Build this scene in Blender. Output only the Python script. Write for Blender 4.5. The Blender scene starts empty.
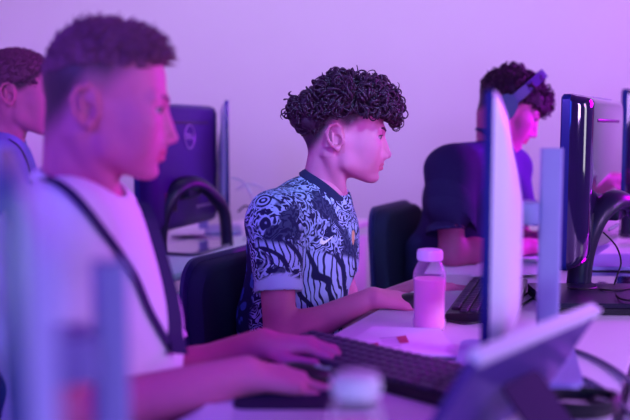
import bpy, bmesh, math, random
import numpy as np
import openvdb
from mathutils import Vector, Matrix, Euler
from mathutils.bvhtree import BVHTree

random.seed(7)
rng = np.random.default_rng(7)
scene = bpy.context.scene
COL = scene.collection
R = math.radians
PI = math.pi

# ------------------------------------------------------------------ camera
FPX = 875.0
CAM_Z = 1.145
PITCH = math.atan(82.0 / FPX)
cam_d = bpy.data.cameras.new('camera')
cam = bpy.data.objects.new('camera', cam_d)
COL.objects.link(cam)
cam.location = (0, 0, CAM_Z)
cam.rotation_euler = (PI / 2 - PITCH, 0, 0)
cam_d.sensor_width = 36.0
cam_d.lens = FPX * 36.0 / 630.0
cam_d.clip_start = 0.05
cam_d.dof.use_dof = True
cam_d.dof.focus_distance = 2.02
cam_d.dof.aperture_fstop = 1.8
scene.camera = cam


def at(x, y, d):
    """world point seen at photo position x, y, at distance d along the floor axis"""
    cx, cy = (x - 315.0) / FPX, (210.0 - y) / FPX
    c, s = math.cos(PITCH), math.sin(PITCH)
    dy = c + cy * s
    dz = cy * c - s
    return Vector((cx * d / dy, d, CAM_Z + dz * d / dy))


def on(x, y, z):
    """world point seen at x, y on the level z"""
    a = at(x, y, 1.0)
    k = (z - CAM_Z) / (a.z - CAM_Z)
    return Vector((a.x * k, k, z))


# ------------------------------------------------------------------ materials
def mat(name, col, rough=0.5, metal=0.0, spec=0.5, noise=0.0, nscale=40.0, bump=0.0, bscale=200.0, coat=0.0, trans=0.0, sss=0.0, ior=1.45, emit=None, estr=0.0, alpha=1.0, sheen=0.0):
    m = bpy.data.materials.new(name)
    m.use_nodes = True
    nt = m.node_tree
    b = nt.nodes['Principled BSDF']
    b.inputs['Base Color'].default_value = (*col, 1)
    b.inputs['Roughness'].default_value = rough
    b.inputs['Metallic'].default_value = metal
    b.inputs['Specular IOR Level'].default_value = spec
    b.inputs['Coat Weight'].default_value = coat
    b.inputs['Transmission Weight'].default_value = trans
    b.inputs['Subsurface Weight'].default_value = sss
    b.inputs['Subsurface Radius'].default_value = (0.02, 0.008, 0.004)
    b.inputs['Subsurface Scale'].default_value = 0.3
    b.inputs['IOR'].default_value = ior
    b.inputs['Sheen Weight'].default_value = sheen
    b.inputs['Alpha'].default_value = alpha
    if emit:
        b.inputs['Emission Color'].default_value = (*emit, 1)
        b.inputs['Emission Strength'].default_value = estr
    tc = nt.nodes.new('ShaderNodeTexCoord')
    if noise > 0:
        n = nt.nodes.new('ShaderNodeTexNoise')
        n.inputs['Scale'].default_value = nscale
        n.inputs['Detail'].default_value = 4
        nt.links.new(tc.outputs['Object'], n.inputs['Vector'])
        mx = nt.nodes.new('ShaderNodeMix')
        mx.data_type = 'RGBA'
        mx.inputs['A'].default_value = (*[max(0, c * (1 - noise)) for c in col], 1)
        mx.inputs['B'].default_value = (*[min(1, c * (1 + noise)) for c in col], 1)
        nt.links.new(n.outputs['Fac'], mx.inputs['Factor'])
        nt.links.new(mx.outputs['Result'], b.inputs['Base Color'])
    if bump > 0:
        n2 = nt.nodes.new('ShaderNodeTexNoise')
        n2.inputs['Scale'].default_value = bscale
        n2.inputs['Detail'].default_value = 3
        nt.links.new(tc.outputs['Object'], n2.inputs['Vector'])
        bp = nt.nodes.new('ShaderNodeBump')
        bp.inputs['Strength'].default_value = bump
        bp.inputs['Distance'].default_value = 0.002
        nt.links.new(n2.outputs['Fac'], bp.inputs['Height'])
        nt.links.new(bp.outputs['Normal'], b.inputs['Normal'])
    return m


M = {}
M['wall'] = mat('wall_paint', (0.80, 0.79, 0.80), 0.85, spec=0.2, noise=0.02, nscale=3, bump=0.1, bscale=120)
M['ceiling'] = mat('ceiling_paint', (0.35, 0.32, 0.4), 0.9, spec=0.2, noise=0.02, nscale=5)
M['floor'] = mat('carpet', (0.10, 0.10, 0.12), 0.95, spec=0.1, noise=0.3, nscale=90, bump=0.4, bscale=400)
M['desk'] = mat('desk_laminate', (0.74, 0.72, 0.74), 0.42, spec=0.4, noise=0.03, nscale=14)
M['desk_edge'] = mat('desk_edge_band', (0.80, 0.79, 0.82), 0.35)
M['steel'] = mat('painted_steel', (0.45, 0.45, 0.48), 0.4, metal=0.3, noise=0.05)
M['white_plastic'] = mat('white_plastic', (0.80, 0.80, 0.82), 0.38, noise=0.02, nscale=8)
M['blue_lit_white'] = mat('blue_lit_white_plastic', (0.44, 0.48, 0.78), 0.4, noise=0.03, nscale=10)  # white plastic of the nearest monitor, with blue light put into its colour
M['silver'] = mat('silver_plastic', (0.30, 0.32, 0.56), 0.45, metal=0.0, noise=0.04, nscale=30)
M['black_plastic'] = mat('black_plastic', (0.012, 0.012, 0.016), 0.4, noise=0.2, nscale=60)
M['bezel'] = mat('bezel_plastic', (0.014, 0.026, 0.18), 0.25, noise=0.1)
M['gloss_black'] = mat('glossy_black_shell', (0.020, 0.012, 0.050), 0.08, spec=0.8, coat=1.0, noise=0.1)
M['matte_shell'] = mat('satin_indigo_shell', (0.030, 0.008, 0.10), 0.38, spec=0.2, noise=0.08)
M['lid'] = mat('tablet_cover', (0.10, 0.06, 0.28), 0.32, metal=0.3, noise=0.05)
M['satin_black'] = mat('satin_black_shell', (0.012, 0.010, 0.032), 0.35, spec=0.4, noise=0.1)
M['chrome'] = mat('chrome_trim', (0.75, 0.75, 0.78), 0.12, metal=1.0, noise=0.03)
M['screen'] = mat('screen_glass', (0.01, 0.012, 0.03), 0.08, spec=0.6, noise=0.05)
M['screen_magenta'] = mat('lit_screen_magenta', (0.01, 0.01, 0.02), 0.2, emit=(0.62, 0.02, 1.0), estr=2.2)
M['screen_violet'] = mat('lit_screen_violet', (0.01, 0.01, 0.02), 0.2, emit=(0.6, 0.25, 1.0), estr=0.8)
M['key'] = mat('key_caps', (0.045, 0.035, 0.065), 0.45, noise=0.1)
M['chair'] = mat('chair_fabric', (0.010, 0.006, 0.042), 0.85, noise=0.3, nscale=300, bump=0.4, bscale=600)
M['chair_shell'] = mat('chair_shell', (0.016, 0.012, 0.09), 0.5, noise=0.1)
M['paper'] = mat('paper_white', (0.84, 0.84, 0.85), 0.7, noise=0.02, nscale=20)
M['cable'] = mat('black_cable', (0.012, 0.012, 0.016), 0.5, noise=0.1)
M['grey_cable'] = mat('grey_cable', (0.16, 0.14, 0.20), 0.5, noise=0.1)
M['cap'] = mat('bottle_cap', (0.86, 0.80, 0.84), 0.4, noise=0.02)
M['clear'] = mat('clear_plastic', (0.96, 0.93, 0.96), 0.06, trans=1.0, ior=1.15, noise=0.01)
def thin_plastic():
    m = bpy.data.materials.new('thin_clear_plastic')
    m.use_nodes = True
    nt = m.node_tree
    b = nt.nodes['Principled BSDF']
    b.inputs['Base Color'].default_value = (.9, .86, .92, 1)
    b.inputs['Roughness'].default_value = .12
    t = nt.nodes.new('ShaderNodeBsdfTransparent')
    t.inputs['Color'].default_value = (.98, .96, .98, 1)
    lw = nt.nodes.new('ShaderNodeLayerWeight'); lw.inputs['Blend'].default_value = .25
    n = nt.nodes.new('ShaderNodeMath'); n.operation = 'MULTIPLY_ADD'; n.inputs[1].default_value = .55; n.inputs[2].default_value = .10; n.use_clamp = True
    nt.links.new(lw.outputs['Facing'], n.inputs[0])
    mx = nt.nodes.new('ShaderNodeMixShader')
    nt.links.new(n.outputs[0], mx.inputs[0]); nt.links.new(t.outputs[0], mx.inputs[1]); nt.links.new(b.outputs[0], mx.inputs[2])
    nt.links.new(mx.outputs[0], nt.nodes['Material Output'].inputs['Surface'])
    return m


M['clear'] = thin_plastic()
M['pink'] = mat('pink_drink', (1.0, 0.36, 0.60), 0.35, sss=0.3, noise=0.04, nscale=20)
M['hair'] = mat('dark_brown_hair', (0.045, 0.010, 0.032), 0.6, spec=0.3, noise=0.4, nscale=60)
M['hair_fair'] = mat('mid_brown_hair', (0.22, 0.060, 0.14), 0.6, spec=0.3, noise=0.4, nscale=80)
M['eye_white'] = mat('eye_white', (0.42, 0.36, 0.38), 0.25, noise=0.03)
M['iris'] = mat('iris_dark', (0.02, 0.012, 0.008), 0.1, noise=0.2)
M['tee_white'] = mat('white_cotton', (0.80, 0.80, 0.84), 0.85, spec=0.2, noise=0.03, nscale=200, bump=0.25, bscale=700)
M['tee_blue'] = mat('pale_blue_cotton', (0.20, 0.26, 0.58), 0.85, spec=0.2, noise=0.04, nscale=200, bump=0.25, bscale=700)
M['tee_navy'] = mat('navy_cotton', (0.045, 0.028, 0.13), 0.85, spec=0.25, noise=0.12, nscale=160, bump=0.25, bscale=700)
M['trousers'] = mat('dark_trousers', (0.02, 0.022, 0.035), 0.9, noise=0.2, nscale=150)
M['shoe'] = mat('shoe_rubber', (0.5, 0.5, 0.52), 0.6, noise=0.05)
M['lanyard'] = mat('lanyard_ribbon', (0.012, 0.010, 0.070), 0.7, noise=0.15, nscale=300)
M['collar'] = mat('navy_rib', (0.010, 0.008, 0.060), 0.85, noise=0.15, nscale=300)
M['logo_white'] = mat('white_print', (0.92, 0.88, 0.78), 0.5, noise=0.02)
M['crest'] = mat('orange_print', (0.75, 0.30, 0.16), 0.5, noise=0.3, nscale=120)
M['headphone'] = mat('headphone_plastic', (0.035, 0.03, 0.12), 0.35, noise=0.1)
M['print_magenta'] = mat('printed_magenta', (0.45, 0.03, 0.12), 0.6, noise=0.2, nscale=60)
M['print_grey'] = mat('printed_text', (0.35, 0.33, 0.40), 0.6, noise=0.3, nscale=200)
M['logo_grey'] = mat('logo_grey', (0.35, 0.35, 0.42), 0.3, metal=0.3, noise=0.05)
M['port'] = mat('port_metal', (0.45, 0.45, 0.47), 0.3, metal=0.8, noise=0.05)


def skin_material(name, base):
    m = bpy.data.materials.new(name)
    m.use_nodes = True
    nt = m.node_tree
    b = nt.nodes['Principled BSDF']
    b.inputs['Roughness'].default_value = 0.48
    b.inputs['Specular IOR Level'].default_value = 0.2
    b.inputs['Subsurface Weight'].default_value = 0.15
    b.inputs['Subsurface Radius'].default_value = (0.012, 0.005, 0.003)
    b.inputs['Subsurface Scale'].default_value = 0.5
    at_ = nt.nodes.new('ShaderNodeVertexColor')
    at_.layer_name = 'tint'            # r: hair stubble, g: lips / inner ear
    sp = nt.nodes.new('ShaderNodeSeparateColor')
    nt.links.new(at_.outputs['Color'], sp.inputs['Color'])
    tc = nt.nodes.new('ShaderNodeTexCoord')
    n = nt.nodes.new('ShaderNodeTexNoise')
    n.inputs['Scale'].default_value = 35
    n.inputs['Detail'].default_value = 5
    nt.links.new(tc.outputs['Object'], n.inputs['Vector'])
    m0 = nt.nodes.new('ShaderNodeMix'); m0.data_type = 'RGBA'
    m0.inputs['A'].default_value = (*[c * 0.92 for c in base], 1)
    m0.inputs['B'].default_value = (*[min(1, c * 1.06) for c in base], 1)
    nt.links.new(n.outputs['Fac'], m0.inputs['Factor'])
    m1 = nt.nodes.new('ShaderNodeMix'); m1.data_type = 'RGBA'
    m1.inputs['B'].default_value = (base[0] * 0.85, base[1] * 0.42, base[2] * 0.45, 1)
    nt.links.new(m0.outputs['Result'], m1.inputs['A'])
    nt.links.new(sp.outputs['Green'], m1.inputs['Factor'])
    m2 = nt.nodes.new('ShaderNodeMix'); m2.data_type = 'RGBA'
    m2.inputs['B'].default_value = (0.065, 0.035, 0.055, 1)
    nt.links.new(m1.outputs['Result'], m2.inputs['A'])
    n3 = nt.nodes.new('ShaderNodeTexNoise')
    n3.inputs['Scale'].default_value = 500
    nt.links.new(tc.outputs['Object'], n3.inputs['Vector'])
    ma = nt.nodes.new('ShaderNodeMath'); ma.operation = 'MULTIPLY_ADD'
    ma.inputs[1].default_value = 0.5
    ma.inputs[2].default_value = 0.72
    nt.links.new(n3.outputs['Fac'], ma.inputs[0])
    mm = nt.nodes.new('ShaderNodeMath'); mm.operation = 'MULTIPLY'; mm.use_clamp = True
    nt.links.new(sp.outputs['Red'], mm.inputs[0])
    nt.links.new(ma.outputs[0], mm.inputs[1])
    nt.links.new(mm.outputs[0], m2.inputs['Factor'])
    nt.links.new(m2.outputs['Result'], b.inputs['Base Color'])
    return m


M['skin'] = skin_material('skin_light', (0.62, 0.15, 0.31))
M['skin_b'] = skin_material('skin_warm', (0.56, 0.12, 0.27))


# ------------------------------------------------------------------ object helpers
def tag(o, label=None, cat=None, group=None, kind=None):
    if label: o['label'] = label
    if cat: o['category'] = cat
    if group: o['group'] = group
    if kind: o['kind'] = kind
    return o


def empty(name, loc, rz=0.0):
    o = bpy.data.objects.new(name, None)
    COL.objects.link(o)
    o.location = loc
    o.rotation_euler = (0, 0, rz)
    o.empty_display_size = 0.1
    return o


def copy_tree(o, parent=None):
    c = o.copy()
    COL.objects.link(c)
    c.parent = parent
    for ch in list(o.children):
        copy_tree(ch, c)
    return c


class MB:
    """collects shapes into one mesh"""

    def __init__(self):
        self.v = []
        self.f = []
        self.mi = []
        self.cur = 0

    def add(self, vs, fs):
        n = len(self.v)
        self.v.extend([tuple(p) for p in vs])
        self.f.extend([tuple(i + n for i in f) for f in fs])
        self.mi.extend([self.cur] * len(fs))
        return self

    def box(self, c, size, rot=None, bevel=0.0, seg=2):
        bm = bmesh.new()
        bmesh.ops.create_cube(bm, size=1.0)
        for v in bm.verts:
            v.co = Vector((v.co.x * size[0], v.co.y * size[1], v.co.z * size[2]))
        if bevel > 0:
            bmesh.ops.bevel(bm, geom=list(bm.edges), offset=min(bevel, min(size) * 0.49), segments=seg, affect='EDGES', profile=0.5)
        Mx = Matrix.Translation(Vector(c)) @ (rot.to_matrix().to_4x4() if rot is not None else Matrix.Identity(4))
        self.add([Mx @ v.co for v in bm.verts], [[v.index for v in f.verts] for f in bm.faces] if not bm.verts.index_update() else [])
        bm.free()
        return self

    def tube(self, pts, r, n=8, closed=False, flat=None, caps=True):
        pts = [Vector(p) for p in pts]
        m = len(pts)
        rr = r if isinstance(r, (list, tuple)) else [r] * m
        vs, fs = [], []
        up = None
        for i, p in enumerate(pts):
            if closed:
                t = pts[(i + 1) % m] - pts[i - 1]
            else:
                t = pts[min(i + 1, m - 1)] - pts[max(i - 1, 0)]
            if t.length < 1e-9:
                t = Vector((0, 0, 1))
            t.normalize()
            if up is None:
                up = Vector((0, 0, 1)) if abs(t.z) < 0.9 else Vector((1, 0, 0))
            s = t.cross(up)
            if s.length < 1e-6:
                s = t.cross(Vector((0, 1, 0)))
            s.normalize()
            up = s.cross(t).normalized()
            for k in range(n):
                a = 2 * PI * k / n
                ca, sa = math.cos(a), math.sin(a)
                if flat:
                    vs.append(p + s * (ca * rr[i] * flat[0]) + up * (sa * rr[i] * flat[1]))
                else:
                    vs.append(p + s * (ca * rr[i]) + up * (sa * rr[i]))
        for i in range(m if closed else m - 1):
            j = (i + 1) % m
            for k in range(n):
                k2 = (k + 1) % n
                fs.append((i * n + k, i * n + k2, j * n + k2, j * n + k))
        if caps and not closed:
            fs.append(tuple(range(n - 1, -1, -1)))
            fs.append(tuple((m - 1) * n + k for k in range(n)))
        return self.add(vs, fs)

    def lathe(self, prof, n=32, c=(0, 0, 0)):
        vs, fs = [], []
        for (r, z) in prof:
            for k in range(n):
                a = 2 * PI * k / n
                vs.append((c[0] + r * math.cos(a), c[1] + r * math.sin(a), c[2] + z))
        for i in range(len(prof) - 1):
            for k in range(n):
                k2 = (k + 1) % n
                fs.append((i * n + k, i * n + k2, (i + 1) * n + k2, (i + 1) * n + k))
        if prof[0][0] > 1e-6:
            fs.append(tuple(range(n - 1, -1, -1)))
        if prof[-1][0] > 1e-6:
            fs.append(tuple((len(prof) - 1) * n + k for k in range(n)))
        return self.add(vs, fs)

    def prism(self, outline, h, axes=((1, 0, 0), (0, 1, 0), (0, 0, 1)), c=(0, 0, 0)):
        """outline in the first two axes, thickness h along the third"""
        ax, ay, az = (Vector(a) for a in axes)
        c = Vector(c)
        n = len(outline)
        vs = [c + ax * x + ay * y for x, y in outline] + [c + ax * x + ay * y + az * h for x, y in outline]
        fs = [tuple(range(n - 1, -1, -1)), tuple(range(n, 2 * n))]
        for i in range(n):
            j = (i + 1) % n
            fs.append((i, j, n + j, n + i))
        return self.add(vs, fs)

    def mesh(self, vs, fs):
        return self.add(vs, fs)

    def build(self, name, mats, parent=None, smooth=True, angle=40, loc=None):
        me = bpy.data.meshes.new(name)
        me.from_pydata(self.v, [], self.f)
        if not isinstance(mats, (list, tuple)):
            mats = [mats]
        for m in mats:
            me.materials.append(m)
        me.polygons.foreach_set('material_index', self.mi)
        bm = bmesh.new()
        bm.from_mesh(me)
        bmesh.ops.recalc_face_normals(bm, faces=bm.faces)
        if smooth:
            lim = R(angle)
            for f in bm.faces:
                f.smooth = True
            for e in bm.edges:
                if len(e.link_faces) == 2 and e.calc_face_angle(0) > lim:
                    e.smooth = False
        bm.to_mesh(me)
        bm.free()
        o = bpy.data.objects.new(name, me)
        COL.objects.link(o)
        if parent is not None:
            o.parent = parent
        if loc is not None:
            o.location = loc
        return o


def rrect(w, h, r, n=6):
    out = []
    for cx, cy, a0 in ((w / 2 - r, h / 2 - r, 0), (-w / 2 + r, h / 2 - r, 90), (-w / 2 + r, -h / 2 + r, 180), (w / 2 - r, -h / 2 + r, 270)):
        for k in range(n + 1):
            a = R(a0 + 90.0 * k / n)
            out.append((cx + r * math.cos(a), cy + r * math.sin(a)))
    return out


def spline(pts, n=8):
    pts = [Vector(p) for p in pts]
    out = []
    for i in range(len(pts) - 1):
        p0 = pts[max(i - 1, 0)]; p1 = pts[i]; p2 = pts[i + 1]; p3 = pts[min(i + 2, len(pts) - 1)]
        for k in range(n):
            t = k / n
            out.append(0.5 * ((2 * p1) + (p2 - p0) * t + (2 * p0 - 5 * p1 + 4 * p2 - p3) * t * t + (3 * p1 - p0 - 3 * p2 + p3) * t ** 3))
    out.append(pts[-1])
    return out


# ------------------------------------------------------------------ rounded solids for bodies, heads, hands and cloth
def cone(p0, p1, r0, r1, k=0.01, op=1):
    return ('c', np.array(p0, np.float32), np.array(p1, np.float32), r0, r1, k, op)


def ell(c, r, k=0.02, op=1, rot=None):
    return ('e', np.array(c, np.float32), np.array(r, np.float32), rot, 0, k, op)


def prim_box(p):
    if p[0] == 'c':
        r = max(p[3], p[4])
        return np.minimum(p[1], p[2]) - r, np.maximum(p[1], p[2]) + r
    m = p[2]
    if p[3] is not None:
        m = np.abs(p[3]) @ p[2]
    return p[1] - m, p[1] + m


def solid(prims, h, post=None, cut=None):
    lo = np.min([prim_box(p)[0] for p in prims if p[6] > 0], axis=0) - 4 * h
    hi = np.max([prim_box(p)[1] for p in prims if p[6] > 0], axis=0) + 4 * h
    n = np.ceil((hi - lo) / h).astype(int) + 1
    xs = [(lo[i] + h * np.arange(n[i])).astype(np.float32) for i in range(3)]
    A = np.full(tuple(n), 0.2, np.float32)
    for p in prims:
        k = p[5]
        b0, b1 = prim_box(p)
        mg = k + 5 * h
        i0 = np.clip(np.floor((b0 - mg - lo) / h).astype(int), 0, n - 1)
        i1 = np.clip(np.ceil((b1 + mg - lo) / h).astype(int) + 1, 1, n)
        sl = tuple(slice(i0[i], i1[i]) for i in range(3))
        X = xs[0][sl[0]][:, None, None]; Y = xs[1][sl[1]][None, :, None]; Z = xs[2][sl[2]][None, None, :]
        if p[0] == 'c':
            a, b = p[1], p[2]
            ba = b - a
            L2 = float(ba @ ba) + 1e-12
            t = np.clip(((X - a[0]) * ba[0] + (Y - a[1]) * ba[1] + (Z - a[2]) * ba[2]) / L2, 0, 1)
            d = np.sqrt((X - a[0] - t * ba[0]) ** 2 + (Y - a[1] - t * ba[1]) ** 2 + (Z - a[2] - t * ba[2]) ** 2) - (p[3] + t * (p[4] - p[3]))
        else:
            c, r, rot = p[1], p[2], p[3]
            x, y, z = X - c[0], Y - c[1], Z - c[2]
            if rot is not None:
                x, y, z = (rot[0, 0] * x + rot[1, 0] * y + rot[2, 0] * z, rot[0, 1] * x + rot[1, 1] * y + rot[2, 1] * z, rot[0, 2] * x + rot[1, 2] * y + rot[2, 2] * z)
            k0 = np.sqrt((x / r[0]) ** 2 + (y / r[1]) ** 2 + (z / r[2]) ** 2)
            k1 = np.sqrt((x / r[0] ** 2) ** 2 + (y / r[1] ** 2) ** 2 + (z / r[2] ** 2) ** 2) + 1e-9
            d = k0 * (k0 - 1) / k1
            d = np.maximum(d, -float(r.min()))
        s = A[sl]
        k = max(k, 1e-5)
        if p[6] > 0:
            hh = np.maximum(k - np.abs(s - d), 0) / k
            A[sl] = np.minimum(s, d) - hh * hh * k * 0.25
        else:
            d = -d
            hh = np.maximum(k - np.abs(s - d), 0) / k
            A[sl] = np.maximum(s, d) + hh * hh * k * 0.25
    if post is not None:
        A += post(xs[0][:, None, None], xs[1][None, :, None], xs[2][None, None, :]).astype(np.float32)
    if cut is not None:
        A = np.maximum(A, cut(xs[0][:, None, None], xs[1][None, :, None], xs[2][None, None, :]).astype(np.float32))
    A = np.clip(A, -3 * h, 3 * h)
    A[0], A[-1] = 3 * h, 3 * h
    A[:, 0], A[:, -1] = 3 * h, 3 * h
    A[:, :, 0], A[:, :, -1] = 3 * h, 3 * h
    g = openvdb.FloatGrid(3 * h)
    g.copyFromArray(A)
    g.transform = openvdb.createLinearTransform(h)
    pts, quads = g.convertToQuads(isovalue=0.0)
    return pts + lo, quads[:, ::-1]


class Body:
    """one mesh from several surfaces, with a colour layer and material slots"""

    def __init__(self):
        self.p, self.q, self.t, self.mi = [], [], [], []
        self.n = 0

    def add(self, pts, quads, tint=None, mi=0):
        pts = np.asarray(pts, float)
        self.p.append(pts)
        self.q.extend([tuple(int(i) + self.n for i in f) for f in quads])
        self.mi.extend([mi] * len(quads))
        self.t.append(np.zeros((len(pts), 4), np.float32) if tint is None else tint)
        self.n += len(pts)

    def build(self, name, mats, origin=(0, 0, 0), parent=None, relax=0):
        P = np.concatenate(self.p) - np.array(origin)
        me = bpy.data.meshes.new(name)
        me.from_pydata(P.tolist(), [], self.q)
        for m in (mats if isinstance(mats, (list, tuple)) else [mats]):
            me.materials.append(m)
        me.polygons.foreach_set('material_index', self.mi)
        me.polygons.foreach_set('use_smooth', [True] * len(me.polygons))
        T = np.concatenate(self.t)
        if T.any():
            ca = me.color_attributes.new('tint', 'FLOAT_COLOR', 'POINT')
            ca.data.foreach_set('color', T.ravel())
        bm = bmesh.new()
        bm.from_mesh(me)
        for _ in range(relax):
            bmesh.ops.smooth_vert(bm, verts=bm.verts, factor=0.5, use_axis_x=True, use_axis_y=True, use_axis_z=True)
        bmesh.ops.recalc_face_normals(bm, faces=bm.faces)
        bm.to_mesh(me)
        bm.free()
        o = bpy.data.objects.new(name, me)
        COL.objects.link(o)
        if parent is not None:
            o.parent = parent
        else:
            o.location = origin
        return o


def sstep(a, b, x):
    t = np.clip((x - a) / (b - a), 0, 1)
    return t * t * (3 - 2 * t)


# ------------------------------------------------------------------ heads (local: x forward, y left, z up, origin between the ears)
def head_prims(neck_to, neck_r=0.052, jaw=1.0, nose=1.0, chin=1.0, back=.108):
    P = []
    P += [ell(((.080 - back) / 2, 0, .050), ((.080 + back) / 2, .074, .078), .02), ell((.042, 0, .052), (.057, .059, .060), .03), ell((.047, 0, -.008), (.047, .053, .062), .03)]
    for s in (1, -1):
        P += [ell((.056, s * .045, -.010), (.030, .017, .020), .03), ell((.052, s * .037, -.042), (.030, .019, .030), .03)]
        P += [cone((.004, s * .052, -.006), (.012, s * .048 * jaw, -.052), .016, .014, .025), cone((.012, s * .048 * jaw, -.052), (.066, s * .017, -.086), .014, .013, .025)]
    P += [ell((.036, 0, -.050), (.045, .044, .034), .03), ell((.067, 0, -.054), (.030, .030, .028), .02), ell((.079 * chin, 0, -.088), (.013, .017, .012), .014)]
    # brow, sockets
    for s in (1, -1):
        P += [cone((.097, s * .010, .024), (.080, s * .044, .027), .0075, .007, .016)]
    for s in (1, -1):
        P += [ell((.103, s * .031, .009), (.013, .0155, .0105), .012, -1)]
        P += [ell((.0830, s * .031, .010), (.0134, .0136, .0134), .004)]
        P += [ell((.095, s * .034, .0086), (.018, .0150, .0048), .002, -1)]
    # nose
    P += [ell((.093, 0, -.018), (.0165, .0135, .024), .012), ell((.088, 0, -.040), (.017, .022, .014), .012)]
    P += [cone((.0945, 0, .013), (.1125 * nose, 0, -.030), .0065, .0074, .010), ell((.1125 * nose, 0, -.0345), (.0085, .0085, .0075), .006)]
    for s in (1, -1):
        P += [ell((.1025, s * .0105, -.0385), (.009, .0068, .0066), .006)]
    for s in (1, -1):
        P += [ell((.109, s * .0058, -.0455), (.004, .003, .003), .002, -1)]
    # lips
    for s in (1, -1):
        P += [cone((.0975, s * .004, -.0560), (.085, s * .021, -.0610), .0058, .0030, .005)]
        P += [cone((.0960, s * .003, -.0675), (.085, s * .019, -.0630), .0062, .0032, .005)]
    for s in (1, -1):
        P += [cone((.106, 0, -.0617), (.090, s * .025, -.0620), .0016, .0014, .003, -1)]
    P += [ell((.103, 0, -.0775), (.010, .020, .005), .008, -1)]
    # ears
    rim = [(.001, .012), (-.003, .029), (-.015, .038), (-.029, .033), (-.036, .017), (-.032, -.001), (-.022, -.014), (-.010, -.021)]
    for s in (1, -1):
        Y = lambda x: s * (.070 - .32 * x)
        P += [ell((-.015, Y(-.012) - s * .004, .008), (.019, .0045, .028), .004, 1, np.array(Euler((0, R(-12), s * R(18))).to_matrix()))]
        P += [ell((-.012, Y(-.012), .000), (.0105, .0055, .0125), .004, -1)]
        P += [ell((-.019, Y(-.018) + s * .002, .021), (.006, .004, .011), .004, -1)]
        for (a, b) in zip(rim[:-1], rim[1:]):
            P += [cone((a[0], Y(a[0]), a[1]), (b[0], Y(b[0]), b[1]), .0034, .0034, .003)]
        P += [cone((-.024, Y(-.024) - s * .001, .020), (-.021, Y(-.021) - s * .001, -.006), .0030, .0030, .003)]
        P += [ell((-.010, Y(-.008), -.0195), (.0070, .0040, .0070), .004), ell((.000, Y(0), -.002), (.0045, .004, .006), .004)]
    # neck
    nt = np.array(neck_to, np.float32)
    P += [cone((-.030, 0, -.025), nt, neck_r, neck_r * 1.08, .03)]
    for s in (1, -1):
        P += [cone((-.028, s * .050, -.035), (nt[0] + .048, s * .020, nt[2]), .012, .010, .02)]
    return P


def head_tint(p, style):
    x, y, z = p[:, 0], p[:, 1], p[:, 2]
    t = np.zeros((len(p), 4), np.float32)
    ear = (np.abs(y) > .070 - .32 * x - .0035) & (x < .008) & (x > -.042) & (z < .045) & (z > -.03)
    if style == 'curly':
        line = np.interp(x, [-.11, -.085, -.055, -.035, -.015, .012, .030, .055, .075, .10], [-.060, -.050, -.020, .015, .030, .015, .028, .050, .060, .075]); wd = .034
    elif style == 'quiff':
        line = np.interp(x, [-.11, -.085, -.055, -.035, -.015, .012, .035, .060, .080, .10], [-.085, -.070, -.040, -.005, .020, .016, .036, .060, .075, .085]); wd = .062
    else:
        line = np.interp(x, [-.11, -.085, -.055, -.035, -.015, .012, .030, .055, .075, .10], [-.060, -.050, -.030, .005, .026, .010, .022, .050, .065, .080]); wd = .022
    st = sstep(-.004, wd, z - line)
    em = ((x + .017) / .025) ** 2 + ((z - .008) / .034) ** 2
    st = st * np.where(np.abs(y) > .070 - .32 * x - .0045, sstep(.75, 1.15, em), 1)
    t[:, 0] = st
    lip = np.exp(-((np.abs(z + .0617) - .0045) / .0050) ** 2) * (x > .084) * (np.abs(y) < .023)
    t[:, 1] = np.clip(lip, 0, .8)
    e2 = np.zeros(len(p)); e2[ear] = .25
    t[:, 1] = np.maximum(t[:, 1], e2)
    t[:, 3] = 1
    return t


def uv_ball(c, r, n=12):
    b = MB()
    prof = [(max(r * math.sin(PI * i / n), 1e-7), -r * math.cos(PI * i / n)) for i in range(n + 1)]
    b.lathe(prof, 16)
    vs = np.array(b.v) + np.array(c)
    return vs, b.f


def curls(outer_c, outer_r, zmin, count, rad=(.007, .011), thick=(.0018, .0030), depth=(.0, .022), seed=1, xmax=9, keep=None):
    r = random.Random(seed)
    b = MB()
    k = 0
    tries = 0
    C = Vector(outer_c)
    while k < count and tries < count * 30:
        tries += 1
        z = r.uniform(-.7, 1); a = r.uniform(0, 2 * PI); q = math.sqrt(1 - z * z)
        d = Vector((q * math.cos(a), q * math.sin(a), z))
        p = C + Vector((d.x * outer_r[0], d.y * outer_r[1], d.z * outer_r[2]))
        if p.z < zmin(p.x) + r.uniform(-.004, .008) or p.x > xmax:
            continue
        if keep and not keep(p):
            continue
        nrm = Vector((d.x / outer_r[0], d.y / outer_r[1], d.z / outer_r[2])).normalized()
        lump = math.sin(47 * p.x + 1.3 + seed) * math.sin(53 * p.y + seed) + math.sin(49 * p.z + 31 * p.x + 2)
        p = p - nrm * (r.uniform(*depth) + .006 - .0045 * lump)
        tang = nrm.cross(Vector((r.uniform(-1, 1), r.uniform(-1, 1), r.uniform(-1, 1)))).normalized()
        ax = (tang + nrm * r.uniform(-.2, .5) + Vector((0, 0, -.35))).normalized()
        e1 = ax.cross(nrm)
        if e1.length < .1:
            continue
        e1.normalize(); e2 = ax.cross(e1)
        R0 = r.uniform(*rad); turns = r.uniform(1.0, 2.1); L = r.uniform(.012, .030); th = r.uniform(*thick)
        n = int(13 * turns) + 3
        ph = r.uniform(0, 2 * PI); sg = r.choice((-1, 1))
        pts, rr = [], []
        for i in range(n):
            t = i / (n - 1)
            aa = ph + sg * 2 * PI * turns * t
            q2 = R0 * (1 - .35 * t)
            pts.append(p + ax * (L * (t - .5)) + (e1 * math.cos(aa) + e2 * math.sin(aa)) * q2)
            rr.append(th * (1 - .75 * abs(2 * t - 1) ** 3))
        b.tube(pts, rr, 5, caps=False)
        k += 1
    return np.array(b.v), b.f


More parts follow.
